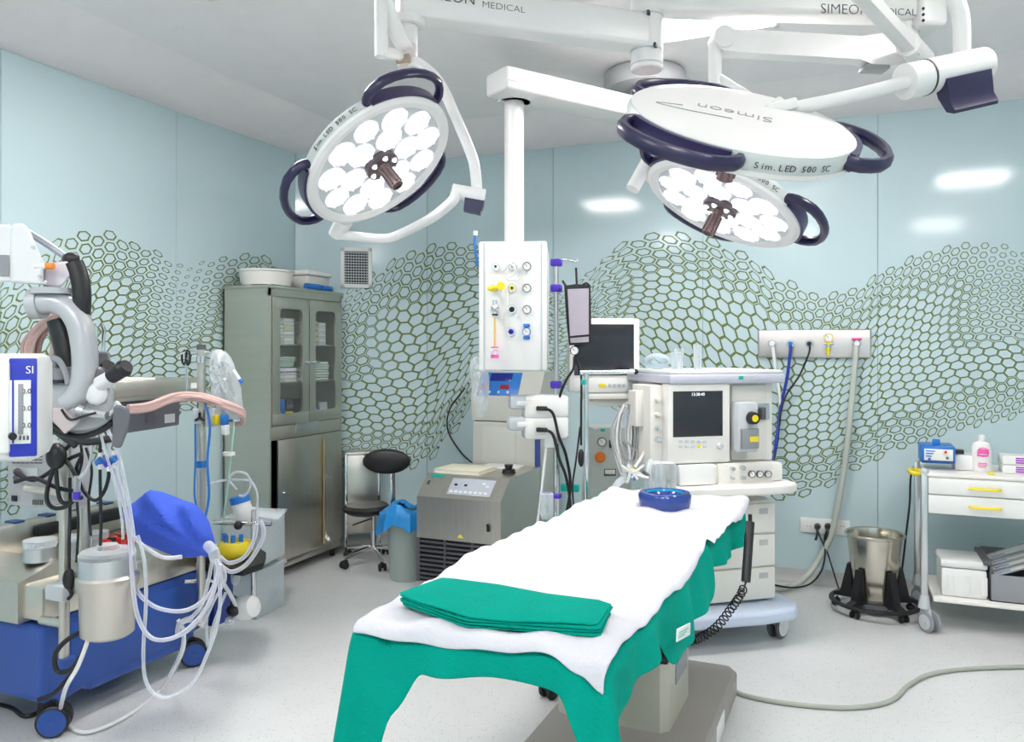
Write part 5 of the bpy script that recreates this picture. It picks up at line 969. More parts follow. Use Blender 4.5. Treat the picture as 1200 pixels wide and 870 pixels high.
for k in range(4):
    m = MB(); M_ = FI.M @ Matrix.Translation((q.x+.015, .08+k*.05, zsf+.12+k*.017)) @ Matrix.Rotation(math.radians(-22), 4, 'Y') @ Matrix.Rotation(.04*k, 4, 'Z'); m.box(0, .30, 0, .13, 0, .007, .002, M_); m.cur = 1; m.box(.02, .27, .01, .10, .007, .008, 0, M_); m.cur = 2; m.box(.03, .10, .015, .03, .008, .009, 0, M_)
    solo(m, 'sterile_pack', [CLEARB, WHITE, BLUEP], ['lowest', 'second from the bottom', 'second from the top', 'topmost'][k]+' clear sterile pack leaning out of the dark crate', 'pack', 'sterile packs in the dark crate')
# ================= HEART LUNG MACHINE =================
FL = Fr((-2.9, 2.19, 0), PI/2); t = fthing('heart_lung_machine', 'blue wheeled heart-lung machine base with steel deck along the left wall', 'heart-lung machine', FL); HL = t; LN = .88; WD = .62
m = MB(t); m.prism([(-.02, .14), (.06, .11), (.17, .13), (.20, .105), (LN-.16, .105), (LN-.12, .16), (LN, .18), (LN, .46), (.10, .46), (.06, .44), (-.02, .44)], 0.0, WD, 'y'); o = m.build('blue_body', BLUEM); bv = o.modifiers.new('b', 'BEVEL'); bv.width = .02; bv.segments = 3; bv.limit_method = 'ANGLE'
m = MB(t); m.box(.10, LN-.12, -.006, .01, .15, .42, .012); m.build('side_panel', BLUEM)
m = MB(t); m.box(-.03, LN+.01, -.01, WD+.01, .461, .60, .02); m.build('steel_deck', STEELH)
m = MB(t); m.prism([(-.05, .45), (-.05, .61), (.12, .66), (.14, .66), (.14, .45)], .10, WD, 'y'); m.build('steel_housing', STEELH)
L = MB(t); L.text('sorin', .045, TM(V((-.0515, .40, .53)), (0, -1, 0), (0, 0, 1)), .0005); L.build('lettering', DGREY, smooth=False)
m = MB(t); m.box(.12, LN, WD-.06, WD+.0, .60, .745, .012); m.build('rear_rail', STEELH)
m = MB(t); m.box(.35, LN-.02, WD-.10, WD-.06, .66, .72, .015); m.build('strap', BLACK)
for k in range(5): m = MB(t); x_ = .10+k*.16; m.box(x_, x_+.05, WD-.064, WD+.004, .742, .752, .003); m.build('blue_clip', mat('navy_trim', (.02, .06, .22), .3))
for (x_, y_, rz) in ((.03, .0, -.9), (LN-.1, .02, -.7), (.05, WD-.06, 0), (LN-.1, WD-.06, 0)): caster(t, x_, y_, .062, BLACK, BLACK, BLUEM, .17, rz, .028, .84)
# roller pumps on the deck
def deck(px, py, z=.602): return FL.z(px, py, z)
for k, (px, py, r_, lab) in enumerate(((47, 655, .062, 'round roller pump with clear lid, nearest the front end of the steel deck'), (88, 650, .055, 'round roller pump with clear lid behind the front steel pole'), (112, 645, .055, 'round roller pump with clear lid behind the steel reservoir'))):
    q = deck(px, py); q.x = max(q.x, .13+.07 if k else .05); zb = .602 if k else .655
    if k == 0: q = FL.z(47, 655, .66); zb = .655
    q.y = min(q.y, WD-.18); f = thing('roller_pump', lab, 'pump', FL.w((q.x, q.y, zb)), PI/2, 'roller pumps on the deck')
    m = MB(f); m.cyl((0, 0, 0), (0, 0, .055), r_, n=28); m.build('pump_body', ALU); m = MB(f); m.cyl((0, 0, .057), (0, 0, .085), r_*1.02, n=28); m.build('clear_lid', CLEARB); m = MB(f); m.cyl((0, 0, .05), (0, 0, .075), .018, n=12); m.box(-r_*.7, r_*.7, -.012, .012, .056, .07, .003); m.build('rotor', LGREY)
m = MB(); q = FL.w(FL.z(70, 662, .602)); m.lathe([(.045, 0), (.05, .01), (.05, .08), (.04, .09), (0, .09)], 16, Matrix.Translation(q+V((-.03, .12, 0)))); solo(m, 'clear_canister', CLEARB, 'pale clear canister between the steel pole and the front roller pump', 'canister')
for k, (px, py) in enumerate(((124, 638), (136, 635), (147, 632))):
    q = FL.w(FL.z(px, py+8, .602)); m = MB(); m.box(q.x-.05, q.x+.05, q.y-.016, q.y+.016, .603, .66, .004); m.cur = 1; m.box(q.x+.02, q.x+.052, q.y-.012, q.y+.012, .645, .668, .003); solo(m, 'tube_holder', [RED, BLACK], ['red tube holder behind the silver reservoir, leftmost of three', 'red tube holder behind the silver reservoir, middle of three', 'red tube holder behind the silver reservoir, rightmost of three'][k], 'tube holder', 'red tube holders')
# poles
D2 = 3.06; t = thing('pump_mast', 'pair of steel poles with crossbars at the front end of the machine', 'mast', P(75, 784, D2))
C(t, 'pole', STEEL, P(75, 784, D2), P(76, 470, D2), .019, n=20); C(t, 'pole', STEEL, P(99, 742, 3.16), P(99, 470, 3.16), .021, n=20)
C(t, 'crossbar', STEEL, P(72, 596, D2), P(104, 590, 3.16), .013); C(t, 'crossbar', STEEL, P(30, 572, D2), P(74, 578, D2), .016); C(t, 'crossbar', STEEL, P(49, 727, 3.1), P(74, 731, D2), .017)
for py in (600, 690): m = MB(t, True); q = P(75, py, D2); m.cyl(q-V((0, 0, .03)), q+V((0, 0, .03)), .027, n=20); m.build('pole_clamp', STEEL if py == 600 else LGREY)
m = MB(t, True); q = P(66, 694, D2-.02); m.box(q.x-.04, q.x+.06, q.y-.02, q.y+.02, q.z-.03, q.z+.03, .008); m.build('clamp_block', LGREY)
m = MB(t, True); q = P(78, 780, D2); m.cyl(q-V((0, 0, .02)), q+V((0, 0, .03)), .03, n=18); m.build('blue_foot', BLUEM)
# rubber bulb on line
m = MB(); m.sph(P(81, 679, 2.98), .03, 14, 10, (.75, .75, 1.35)); m.tube(PP((82, 560, 3.0), (82, 600, 3.0), (81, 640, 2.98), (81, 668, 2.98)), .006, 8, 4); m.tube(PP((81, 690, 2.98), (84, 697, 2.98), (80, 702, 2.99)), .007, 8, 3); solo(m, 'rubber_bulb', BLACK, 'black rubber squeeze bulb hanging in front of the left steel pole', 'bulb')
# reservoir
q = P(126, 690, 2.95); t = thing('heat_exchanger_cup', 'steel reservoir cup with silver lid clamped to the front pole', 'reservoir', (q.x, q.y, P(0, 745, 2.95).z)); hz = lambda py: P(126, py, 2.95).z-P(126, 745, 2.95).z
m = MB(t); m.lathe([(0, 0), (.075, 0), (.092, .012), (.096, hz(690)), (.106, hz(685)), (.108, hz(675)), (.10, hz(672)), (0, hz(672))], 32); m.build('steel_cup', mat('satin_steel_cup', (.66, .62, .56), .38, 1, .05, 5))
m = MB(t); m.cyl((0, 0, hz(672)), (0, 0, hz(652)), .098, n=32); m.build('silver_ring', ALU); m = MB(t); m.lathe([(.098, hz(652)), (.098, hz(648)), (.09, hz(645)), (.04, hz(643)), (.035, hz(638)), (0, hz(638))], 28); m.build('clear_lid', CLEARB)
m = MB(t); m.box(-.16, -.06, -.03, .03, hz(700), hz(672), .01); m.build('pole_clamp', STEEL)
# blue drape
t = MB(); t.inflate([P(x, y, 3.25) for x, y in ((143, 605), (160, 588), (185, 579), (212, 584), (232, 594), (245, 612), (252, 638), (246, 652), (232, 653), (215, 655), (196, 648), (172, 640), (158, 632))], .13, -FV+V((0, 0, .5)), 10, .004, 3)
cc_ = P(245, 648, 3.2)
for i_, q_ in enumerate(t.v):
    d_ = q_-cc_; a_ = math.atan2(d_.z, d_.dot(RV)); r_ = d_.length; t.v[i_] = q_+(-FV+V((0, 0, .6)))*(.012*math.sin(a_*17)*min(1, r_/.15)+.010*math.sin(a_*7+r_*14)+.006*math.sin(r_*40+a_*3))
solo(t, 'blue_cover', BLUED, 'bright blue cloth cover tied over equipment on the machine deck', 'cover', None, ang=70)
m = MB(); m.tube([P(244, 640, 3.15), P(250, 646, 3.12), P(252, 655, 3.15)], .022, 10, 3); solo(m, 'clear_tie', CLEARB, 'clear plastic tie at the lower corner of the blue cover', 'tie')
# monitor tray, grey device
t = thing('equipment_tray', 'steel equipment tray with papers on top, left of the infusion pole', 'tray', FL.w(FL.y(180, 456, .06)))
def RW(th, F, name, mt, x0, y0, x1, y1, d0, d1, bev=.004): m_ = MB(); rects(m_, F, x0, y0, x1, y1, d0, d1, bev); m_.v = [F.w(q) for q in m_.v]; m_.th = th; m_.world = True; return m_.build(name, mt)
RW(t, FL, 'tray', STEELH, 133, 447, 234, 460, .06, .42, .006); RW(t, FL, 'tray_underside', STEELH, 130, 461, 228, 465, .09, .42, .003); RW(t, FL, 'label', WHITE, 224, 449, 233, 455, .058, .06, 0)
C(t, 'mast_arm', STEEL, P(99, 476, 3.16), FL.w(FL.y(140, 465, .2)), .02)
m = MB(); rects(m, FL, 136, 444.5, 182, 446.6, .08, .35, .001); m.v = [FL.w(q) for q in m.v]; solo(m, 'paper_sheet', WHITE, 'white papers lying on the left end of the steel tray', 'paper')
m = MB(); quad(m, FL, [(122, 469), (211, 467), (209.5, 498), (187, 502), (147, 508), (122, 508)], .12, .36); m.v = [FL.w(q) for q in m.v]; t = None
dv = thing('display_unit', 'dark grey device box fixed under the steel tray', 'device', FL.w(FL.y(170, 490, .12))); m.th = dv; m.world = True; m.build('housing', mat('slate_plastic', (.13, .13, .15), .45))
RW(dv, FL, 'label', mat('pale_label', (.6, .6, .62), .5), 193, 486, 205, 495, .117, .12, 0)
C(dv, 'disc', mat('slate_disc', (.10, .10, .115), .4), FL.w(FL.y(174, 488, .12)), FL.w(FL.y(174, 488, .113)), .033, n=24)
# grey back of monitor
Fg = Fr(P(40, 556, 3.1), YAW-.25); t = fthing('grey_monitor', 'grey vented back of a monitor behind the two steel poles', 'monitor', Fg)
R(t, Fg, 'housing', mat('silver_grey_case', (.42, .42, .43), .45), 8, 518, 84, 597, 0, .10, .01); R(t, Fg, 'connector_plate', LGREY, 16, 548, 44, 566, -.004, 0, .001); R(t, Fg, 'switch', BLACK, 13, 581, 19, 588, -.006, 0, .001)
for r_ in range(3):
    for k in range(7): R(t, Fg, 'vent_slot', BLACK, 14+k*5.2, 535+r_*3.6, 18+k*5.2, 536.2+r_*3.6, -.002, .001, 0)
for k in range(6): R(t, Fg, 'vent_slot', BLACK, 38+k*2.2, 586, 39+k*2.2, 592, -.002, .001, 0)
for y in (553, 560): C(t, 'port', DGREY, Fg.w(Fg.y(20, y, 0)), Fg.w(Fg.y(20, y, -.04)), .014)
# black cables
def K(x, y): return (x*.448, 480+y*.448)
def KT(pts, D, r, mt, name, lab, cat, n=8): m_ = MB(); pp = [P(*K(p[0], p[1]), D+(p[2] if len(p) > 2 else 0)) for p in pts]; m_.tube(pp, r, n, 8); return solo(m_, name, mt, lab, cat)
KT([(40, 165), (90, 185), (150, 150), (180, 130), (215, 115)], 2.98, .008, BLACK, 'black_cable', 'black cable running from the upper port of the grey monitor back', 'cable')
KT([(38, 190), (90, 180), (150, 205), (200, 215)], 2.97, .008, BLACK, 'black_cable', 'black cable running from the lower port of the grey monitor back', 'cable')
KT([(185, 90), (160, 120), (135, 170), (122, 230), (140, 258), (180, 250), (205, 210), (185, 150), (150, 130), (150, 200), (165, 245), (215, 230)], 2.95, .008, BLACK, 'black_cable', 'coiled black cable hanging on the left steel pole', 'cable')
KT([(215, 120), (200, 160), (220, 215), (250, 238), (275, 210), (285, 160), (270, 120)], 2.98, .007, BLACK, 'black_cable', 'thin black cable loop between the poles and the tubing', 'cable')
KT([(262, 60), (262, 180), (264, 300), (262, 370)], 2.93, .006, BLACK, 'black_cable', 'straight black lead hanging into the silver reservoir', 'cable')
KT([(230, 575), (180, 600), (145, 640), (150, 685), (185, 680), (215, 640), (232, 590)], 2.92, .009, BLACK, 'black_cable', 'black cable loop hanging under the steel reservoir', 'cable')
KT([(232, 590), (210, 650), (180, 700), (140, 745), (100, 760)], 2.98, .009, BLACK, 'black_cable', 'black cable going down from the reservoir to the front wheel', 'cable')
m = MB(); m.tube([p+V((0, 0, .012)) for p in (G(-40, 822), G(10, 832), G(28, 843), G(45, 838), G(60, 822))], .009, 8, 6); solo(m, 'black_cable', BLACK, 'black power cable on the floor at the lower left corner', 'cable')
for k, pts in enumerate(([(125, 20), (170, 60), (220, 85), (300, 75)], [(100, 10), (140, 50), (200, 95)])): KT([(x, y) for x, y in pts], 2.9, .014, BLACK, 'black_cable', ['thick black cable along the underside of the microscope', 'second thick black cable behind the microscope underside'][k], 'cable')
m = MB(); m.sph(P(66, 535, 2.93), .05, 14, 10, (.7, .7, 1.0)); solo(m, 'black_plug', BLACK, 'black round plug hanging above the grey monitor', 'plug')
# clear tubing
TL = [('a', [(265, 60), (300, 150), (335, 300), (345, 430), (360, 540), (400, 600), (470, 590), (540, 520), (570, 430), (565, 392)], 2.92, .008, PTUBE, 'long clear tube hanging from the microscope side down to the blue cover corner'),
 ('b', [(360, 330), (378, 400), (382, 500), (375, 640), (385, 720), (430, 755), (500, 720), (550, 620), (575, 520), (570, 400)], 2.95, .007, TUBING, 'clear tube making the lowest loop in front of the blue machine'),
 ('c', [(345, 440), (370, 490), (420, 522), (490, 525), (550, 480), (575, 405)], 2.98, .008, PTUBE, 'clear tube making the highest loop across the blue machine side'),
 ('d', [(345, 330), (385, 365), (430, 388), (475, 386)], 3.02, .008, PTUBE, 'clear tube lying under the front edge of the blue cover'),
 ('e', [(280, 50), (310, 120), (325, 180), (340, 260), (350, 330)], 2.9, .0065, TUBING, 'straight clear tube down from the blue taps to the silver lid'),
 ('g', [(575, 385), (600, 402), (640, 385), (665, 340), (672, 300)], 3.5, .009, PTUBE, 'clear tube curving from the cover corner up to the yellow filter'),
 ('h', [(570, 400), (605, 425), (650, 400), (690, 330), (680, 290)], 3.55, .010, PTUBE, 'second clear tube curving right of the cover corner'),
 ('i', [(565, 400), (560, 470), (520, 550), (470, 590), (470, 560), (500, 545)], 3.3, .010, TUBING, 'clear tube going down beside the far wheel'),
 ('j', [(572, 398, -.46), (582, 450, -.2), (600, 480, .1), (618, 515, .27)], 3.6, .010, TUBING, 'short clear tube going to the pump head'),
 ('k', [(590, 480), (560, 560), (545, 620), (540, 560), (545, 500)], 3.6, .007, TUBING, 'thin clear tube looping near the far end of the blue machine'),
 ('l', [(620, 210), (600, 185), (615, 165), (645, 170), (655, 200), (640, 225), (625, 225)], 3.9, .006, TUBING, 'thin clear tube loop above the blue capped bottle'),
 ('m', [(655, 185), (672, 220), (672, 300)], 3.9, .006, TUBING, 'thin clear tube down beside the blue capped bottle'),
 ('n', [(528, 200, -.15), (590, 185), (650, 185)], 3.9, .006, TUBING, 'thin clear tube running level from the rear pole'),
 ('o', [(315, 130), (325, 250), (345, 330), (355, 420)], 2.96, .006, TUBING, 'thin clear tube beside the long hanging tube'),
 ('p', [(555, 395), (545, 450), (528, 510), (500, 545), (475, 560)], 3.25, .008, TUBING, 'clear tube dropping left of the far wheel')]
TL += [('q', [(235, 20), (240, 90), (232, 150), (205, 180)], 2.9, .005, TUBING, 'thin clear line from the microscope underside to the drip chamber'),
 ('r', [(258, 40), (275, 110), (300, 190), (318, 280), (322, 340)], 2.88, .005, TUBING, 'thinnest clear line running beside the straight tube to the silver lid'),
 ('s', [(285, 60), (305, 100), (312, 130), (300, 145)], 2.88, .005, PTUBE, 'short thin tube ending at the right blue tap'),
 ('t', [(500, 555), (465, 560), (478, 590), (470, 640), (440, 700)], 3.35, .005, TUBING, 'thin clear tube hanging in front of the far wheel'),
 ('u', [(572, 395), (590, 440), (560, 500), (530, 560), (500, 550)], 3.3, .006, PTUBE, 'pale tube bending back from the cover corner to the far wheel')]
for k_, pts in enumerate(([(205, 60), (215, 130), (200, 200), (205, 300), (200, 400)], [(225, 100), (240, 160), (232, 240), (238, 330)])): KT(pts, 2.99, .005, BLACK, 'black_lead', ['thin black lead running down between the two steel poles', 'thin black lead beside the second steel pole'][k_], 'cable')
for _, pts, D, r_, mt, lab in TL: KT(pts, D, r_, mt, 'clear_tube', lab, 'tube')
pts = [P(*K(235, 590), 2.9), P(*K(205, 670), 2.9), P(*K(170, 735), 2.92), G(71, 845), G(85, 858), G(108, 861), G(150, 842), G(188, 812), P(*K(475, 640), 3.4), P(*K(480, 580), 3.35), P(*K(465, 550), 3.35)]
m = MB(); m.tube([V((p.x, p.y, max(p.z, .012))) for p in pts], .008, 8, 8); solo(m, 'white_tube', WHITE, 'white tube looping down over the floor beside the front wheel', 'tube')
# taps
for k, (x, y, mt) in enumerate(((262, 135, BLUEP), (285, 140, VIOLET), (297, 132, BLUEP))):
    m = MB(); q = P(*K(x, y), 2.9); m.cyl(q-V((.012, 0, .008)), q+V((.012, 0, .008)), .014, n=10); m.cur = 1; m.cyl(q-V((0, 0, .03)), q+V((0, 0, .03)), .008, n=8); solo(m, 'blue_tap', [mt, WHITE], ['left blue tap on the hanging tubes under the microscope', 'middle violet tap on the hanging tubes under the microscope', 'right blue tap on the hanging tubes under the microscope'][k], 'tap', 'taps on the hanging tubes')
m = MB(); m.cyl(P(*K(203, 175), 2.92), P(*K(200, 240), 2.92), .012, n=10); m.cur = 1; m.cyl(P(*K(201, 215), 2.92), P(*K(200, 235), 2.92), .0135, n=10); solo(m, 'drip_chamber', [CLEARB, VIOLET], 'clear drip chamber with violet end between the steel poles', 'drip chamber')
# rear pole with bag
D3 = 3.75; t = thing('rear_pole', 'steel pole with blue tape and clamps rising behind the blue cover', 'pole', P(236, 735, D3))
C(t, 'pole', STEEL, P(236, 735, D3), P(236, 410, D3), .020, n=20); C(t, 'pole_cap', DGREY, P(236, 410, D3), P(236, 404, D3), .021); m = MB(t, True); m.cyl(P(236, 540, D3), P(236, 548, D3), .024, n=18); m.build('blue_tape', BLUEP)
C(t, 'pole_joint', CHROME, P(236, 418, D3), P(236, 425, D3), .024)
for pts in (((236, 414), (225, 411), (212, 415), (208, 420)), ((236, 416), (224, 417), (218, 422)), ((236, 412), (250, 414), (262, 412))): T(t, 'hook', CHROME, PP(*[(x, y, D3) for x, y in pts]), .005)
RW(t, Fr(P(236, 490, D3), YAW), 'clamp_block', LGREY, 226, 479, 234, 497, -.03, .03, .005); RW(t, Fr(P(236, 490, D3), YAW), 'clamp_block', LGREY, 240, 479, 252, 501, -.05, .02, .008)
m = MB(t, True)
for k in range(3): m = MB(t, True) if k else m; a_ = k*2*PI/3+PI/2; q = P(234, 490, D3-.04); m.cyl(q, q+RV*.025*math.cos(a_)+V((0, 0, .025*math.sin(a_))), .006, n=8); m.build('star_knob_arm', BLACK)
C(t, 'rail', CHROME, P(250, 493, D3), P(282, 493, D3), .007)
m = MB(); q = P(218, 419, D3)
for sx in (-1, 1): m.tube([q+V((sx*.004, 0, .03)), q+V((sx*.022, 0, .02)), q+V((sx*.024, 0, -.015)), q+V((sx*.010, 0, -.035)), q+V((sx*.002, 0, -.01))], .005, 8, 5, True)
m.cur = 1; m.tube([q+V((.006, 0, -.03)), q+V((.014, 0, -.16))], .004, 6, 1); m.tube([q+V((-.002, 0, -.03)), q+V((.006, 0, -.17))], .004, 6, 1); solo(m, 'scissors', [BLACK, CHROME], 'black handled scissors hanging from the hook of the rear pole', 'scissors')
m = MB(); m.inflate([P(x, y, D3) for x, y in ((249, 412), (260, 410), (271, 420), (278, 440), (284, 470), (284, 490), (262, 488), (250, 470), (246, 445), (246, 425))], .05, None, 5, .010, 7); solo(m, 'plastic_bag', CLEARB, 'crumpled clear plastic bag hanging right of the rear pole', 'bag')
m = MB(); m.cyl(P(273, 434, D3-.06), P(281, 445, D3-.06), .010, .008, 10); m.cur = 1; m.cyl(P(281, 445, D3-.06), P(284, 448, D3-.06), .010, n=10); solo(m, 'white_spike', [WHITE, BLUEP], 'white connector with blue tip on the clear bag', 'connector')
for k, (dy, dd_) in enumerate(((0, 0), (3, .03), (-3, .05))): 
    m = MB(); m.tube(PP((150, 480+dy, 3.3), (175, 477+dy, 3.4), (205, 466+dy, 3.55), (235, 466+dy, 3.65+dd_), (262, 474+dy, 3.65), (283, 483+dy, 3.7), (285, 492+dy, 3.75), (277, 495+dy, 3.8)), .011, 8, 8); solo(m, 'rose_tube', ROSE, ['middle pink tube running level past the rear pole', 'lower pink tube running level past the rear pole', 'upper pink tube running level past the rear pole'][k], 'tube', 'pink tubes past the rear pole')
for k, (x, y, mt, lab) in enumerate(((253, 492, YELLOW, 'yellow tap right of the rear pole clamp'), (263, 492, BLUEP, 'blue tap under the clear bag'), (264, 504, WHITE, 'white connector under the blue tap'))):
    m = MB(); q = P(x, y, D3-.04); m.box(q.x-.016, q.x+.016, q.y-.014, q.y+.014, q.z-.024, q.z+.024, .006); solo(m, 'tap', mt, lab, 'tap')
m = MB(); m.tube(PP((240, 470, 3.7), (246, 500, 3.68), (243, 540, 3.68), (245, 580, 3.68), (240, 610, 3.68)), .006, 8, 6); solo(m, 'blue_lead', BLUEP, 'blue lead running down the right side of the rear pole', 'cable')
m = MB(); m.tube(PP((229, 497, 3.7), (229, 540, 3.7), (228, 580, 3.68), (233, 605, 3.68)), .005, 8, 6); solo(m, 'blue_lead', BLUEP, 'thin blue lead running down the left side of the rear pole', 'cable')
m = MB(); m.tube(PP((275, 490, 3.9), (272, 520, 3.9), (268, 560, 3.95), (263, 600, 4.0), (260, 622, 4.0)), .005, 8, 6); m.cur = 1; m.cyl(P(268, 532, 3.9)-V((0, 0, .008)), P(268, 532, 3.9)+V((0, 0, .008)), .030, n=20); solo(m, 'green_line', [mat('mint_tube', (.45, .75, .62), .4), WHITE], 'mint green gas line with white disc filter in front of the cabinet side', 'gas line')
# far end assembly
D4 = 3.95; t = thing('oxygenator_holder', 'black and chrome holder arm carrying the oxygenator at the far end of the machine', 'holder', P(250, 655, D4))
m = MB(t, True); q = [PZ(x, y, P(250, 655, D4).z) for x, y in ((214, 646), (240, 640), (300, 640), (312, 648), (308, 660), (285, 668), (250, 664), (225, 658))]; n = len(q); m.add(q+[p-V((0, 0, .03)) for p in q], [list(range(n)), list(range(n, 2*n))[::-1]]+[[i, (i+1) % n, n+(i+1) % n, n+i] for i in range(n)]); m.build('holder_plate', BLACK)
C(t, 'post', CHROME, P(297, 598, D4), P(297, 705, D4), .012); C(t, 'crossbar', CHROME, P(250, 612, D4), P(318, 614, D4), .012); m = MB(t, True); m.sph(P(279, 616, D4-.03), .022, 12, 8); m.build('black_knob', BLACK)
C(t, 'lower_post', STEEL, P(234, 660, 3.75), P(235, 720, 3.78), .017); C(t, 'bracket_arm', CHROME, P(216, 682, 3.75), P(262, 680, 3.85), .010)
t = thing('oxygenator', 'yellow oxygenator with blue ports on the black holder plate', 'oxygenator', P(275, 645, D4))
m = MB(t); m.lathe([(0, -.03), (.07, -.03), (.085, -.01), (.085, .02), (.075, .045), (.03, .055), (0, .055)], 24); m.build('yellow_body', mat('yellow_clear', (.85, .66, .03), .25))
for k in range(4): m = MB(t); a_ = k*.8-2.6; m.cyl((.05*math.cos(a_), .05*math.sin(a_), .03), (.05*math.cos(a_), .05*math.sin(a_), .085), .011, n=10); m.build('blue_port', BLUEP)
q = P(284, 596, 4.0); t = empty_M('cardioplegia_bottle', 'tilted white bottle with blue cap above the oxygenator', 'bottle', Matrix.Translation(q) @ Matrix.Rotation(YAW, 4, 'Z') @ Matrix.Rotation(-.28, 4, 'Y'))
m = MB(t); m.lathe([(0, -.075), (.03, -.075), (.046, -.05), (.046, .03), (0, .03)], 24); m.build('bottle_body', WHITE); m = MB(t); m.lathe([(.05, .03), (.05, .06), (.045, .066), (0, .066)], 24); m.build('blue_cap', BLUEP)
t = thing('centrifugal_pump', 'white and clear pump head with black clamp low beside the far wheel', 'pump', P(290, 712, 3.9))
m = MB(t); m.lathe([(0, -.05), (.055, -.045), (.06, 0), (.05, .04), (.02, .06), (0, .06)], 20, Matrix.Rotation(PI/2.4, 4, 'Y')); m.build('pump_head', WHITE); m = MB(t, True); q = P(273, 716, 3.86); m.sph(q, .035, 10, 8, (1, .8, .8)); m.cyl(q, q+V((0, 0, .07)), .012, n=8); m.build('black_clamp', BLACK); m = MB(t, True); m.sph(P(269, 728, 3.86), .022, 10, 8); m.build('clear_inlet', CLEARB)
m = MB(); q = P(252, 700, 4.05); m.box(q.x-.10, q.x+.05, q.y-.06, q.y+.08, q.z-.13, q.z+.13, .01); solo(m, 'blue_control_box', mat('navy_box', (.02, .05, .30), .4), 'dark blue box behind the tubes at the far end of the machine', 'box')
for k, (x, y, c_) in enumerate(((256, 660, ORANGE), (272, 660, mat('lilac_clear', (.6, .5, .7), .3)))): m = MB(); q = P(x+4, y+18, 3.85); m.sph(q, .03, 12, 8, (.8, .8, 1.2)); solo(m, 'filter_bulb', CLEARB if k else c_ if k == 9 else CLEARB, ['clear filter bulb under the black holder plate, left one', 'clear filter bulb under the black holder plate, right one'][k], 'filter')
for k, (cx, zb, w_) in enumerate(((299, 0.0, .11), (301, .30, .12))):
    gp = G(298, 716); gp = V((gp.x, gp.y, zb+.002)); m = MB(); M_ = Matrix.Translation(gp) @ Matrix.Rotation(.1+k*.1, 4, 'Z')
    for (a_, b_, c_, d_, e_, f_) in ((-w_, w_, -.14, .14, 0, .006), (-w_, w_, -.14, -.134, .006, .27), (-w_, w_, .134, .14, .006, .27), (-w_, -w_+.006, -.134, .134, .006, .27), (w_-.006, w_, -.134, .134, .006, .27), (-w_-.012, w_+.012, -.152, -.14, .255, .27), (-w_-.012, w_+.012, .14, .152, .255, .27), (w_, w_+.012, -.14, .14, .255, .27)): m.box(a_, b_, c_, d_, e_, f_, 0, M_)
    m.cur = 1; m.box(-w_*.6, w_*.4, -.1425, -.1405, .08, .12, 0, M_) if k == 0 else None
    solo(m, 'clear_tub', [CLEARB, TEAL], ['lower clear plastic tub standing on the floor in front of the cabinet', 'upper clear plastic tub stacked in front of the cabinet'][k], 'tub', 'stacked clear tubs')
m = MB(); M_ = Matrix.Translation(P(300, 600, 4.35)) @ Matrix.Rotation(.5, 4, 'Z'); m.box(-.10, .14, -.1, .12, -.012, .0, .004, M_ @ Matrix.Rotation(.15, 4, 'Y')); solo(m, 'tub_lid', CLEARB, 'clear flat lid tilted on the stacked tubs', 'tray')  # clear lid of a tub, laid tilted on the stack
# ================= MICROSCOPE =================
D5 = 2.45; SG = mat('satin_silver_paint', (.50, .51, .53), .3, .2); SW = mat('microscope_white', (.76, .76, .77), .35)
Fx = Fr(P(60, 450, D5), YAW); t = fthing('operating_microscope', 'grey operating microscope head with eyepieces hanging on a curved arm at the left', 'microscope', Fx)
def X(x, y, d=0): return Fx.y(x, y, d)
m = MB(t); m.tube([X(42, 357), X(62, 354), X(80, 361), X(93, 380), (X(99, 410)), X(99, 440), X(93, 462), X(80, 474)], (.042, .036), 16, 6, False, (0, 1, 0)); m.build('curved_arm', SG)
m = MB(t); m.tube([X(38, 357), X(50, 356)], .047, 16, 1); m.build('arm_end', SG)
m = MB(t); m.cyl(X(62, 345), X(62, 338), .06, n=24); m.build('arm_swivel', SG)
def poly(name, mt, pts, d0, d1, bev=.008):
    m_ = MB(t); quad(m_, Fx, pts, d0, d1); o_ = m_.build(name, mt, ang=50); b_ = o_.modifiers.new('b', 'BEVEL'); b_.width = bev; b_.segments = 3; b_.limit_method = 'ANGLE'; b_.angle_limit = .6; return o_
poly('arm_plate', SW, [(12, 268), (15, 262), (28, 262), (36, 272), (51, 308), (51, 334), (12, 332)], -.06, .0, .01)
poly('arm_beam', SW, [(-60, 258), (14, 264), (14, 330), (-60, 336)], -.03, .08)
poly('arm_beam_slot', MGREY, [(-60, 297), (11, 299), (11, 324), (-60, 324)], -.034, -.031, .001)
poly('joint_block', mat('lilac_white', (.66, .62, .68), .4), [(50, 309), (80, 306), (84, 322), (72, 337), (50, 336)], -.02, .06)
C(t, 'orange_knob', ORANGE, Fx.w(X(53, 312, -.05)), Fx.w(X(63, 312, -.05)), .010); C(t, 'white_stem', WHITE, Fx.w(X(40, 312, -.06)), Fx.w(X(53, 312, -.05)), .007, .011)
for x, y in ((39, 290), (47, 324), (53, 331)): m = MB(t); c_ = X(x, y, -.062); m.cyl(c_, c_+V((0, -.004, 0)), .006, n=10); m.build('screw', LGREY)
m = MB(t); m.tube([X(34, 273, .02), X(58, 288, .02), X(82, 305, .02)], .011, 10, 2); m.build('gas_spring', mat('grey_rod', (.33, .36, .41), .35, .5)); m = MB(t); m.sph(X(83, 304, .01), .022, 10, 8, (1.3, .7, 1)); m.build('spring_joint', BLACK)
m = MB(t); m.tube([X(87, 308), X(93, 325), X(96, 345), X(95, 368)], (.027, .02), 12, 5); m.build('cable_sleeve', BLACK)
m = MB(t); m.tube([X(69, 375, .05), X(74, 395, .05), X(78, 412, .05), X(80, 430, .05)], .035, 12, 4); m.build('black_bundle', BLACK)
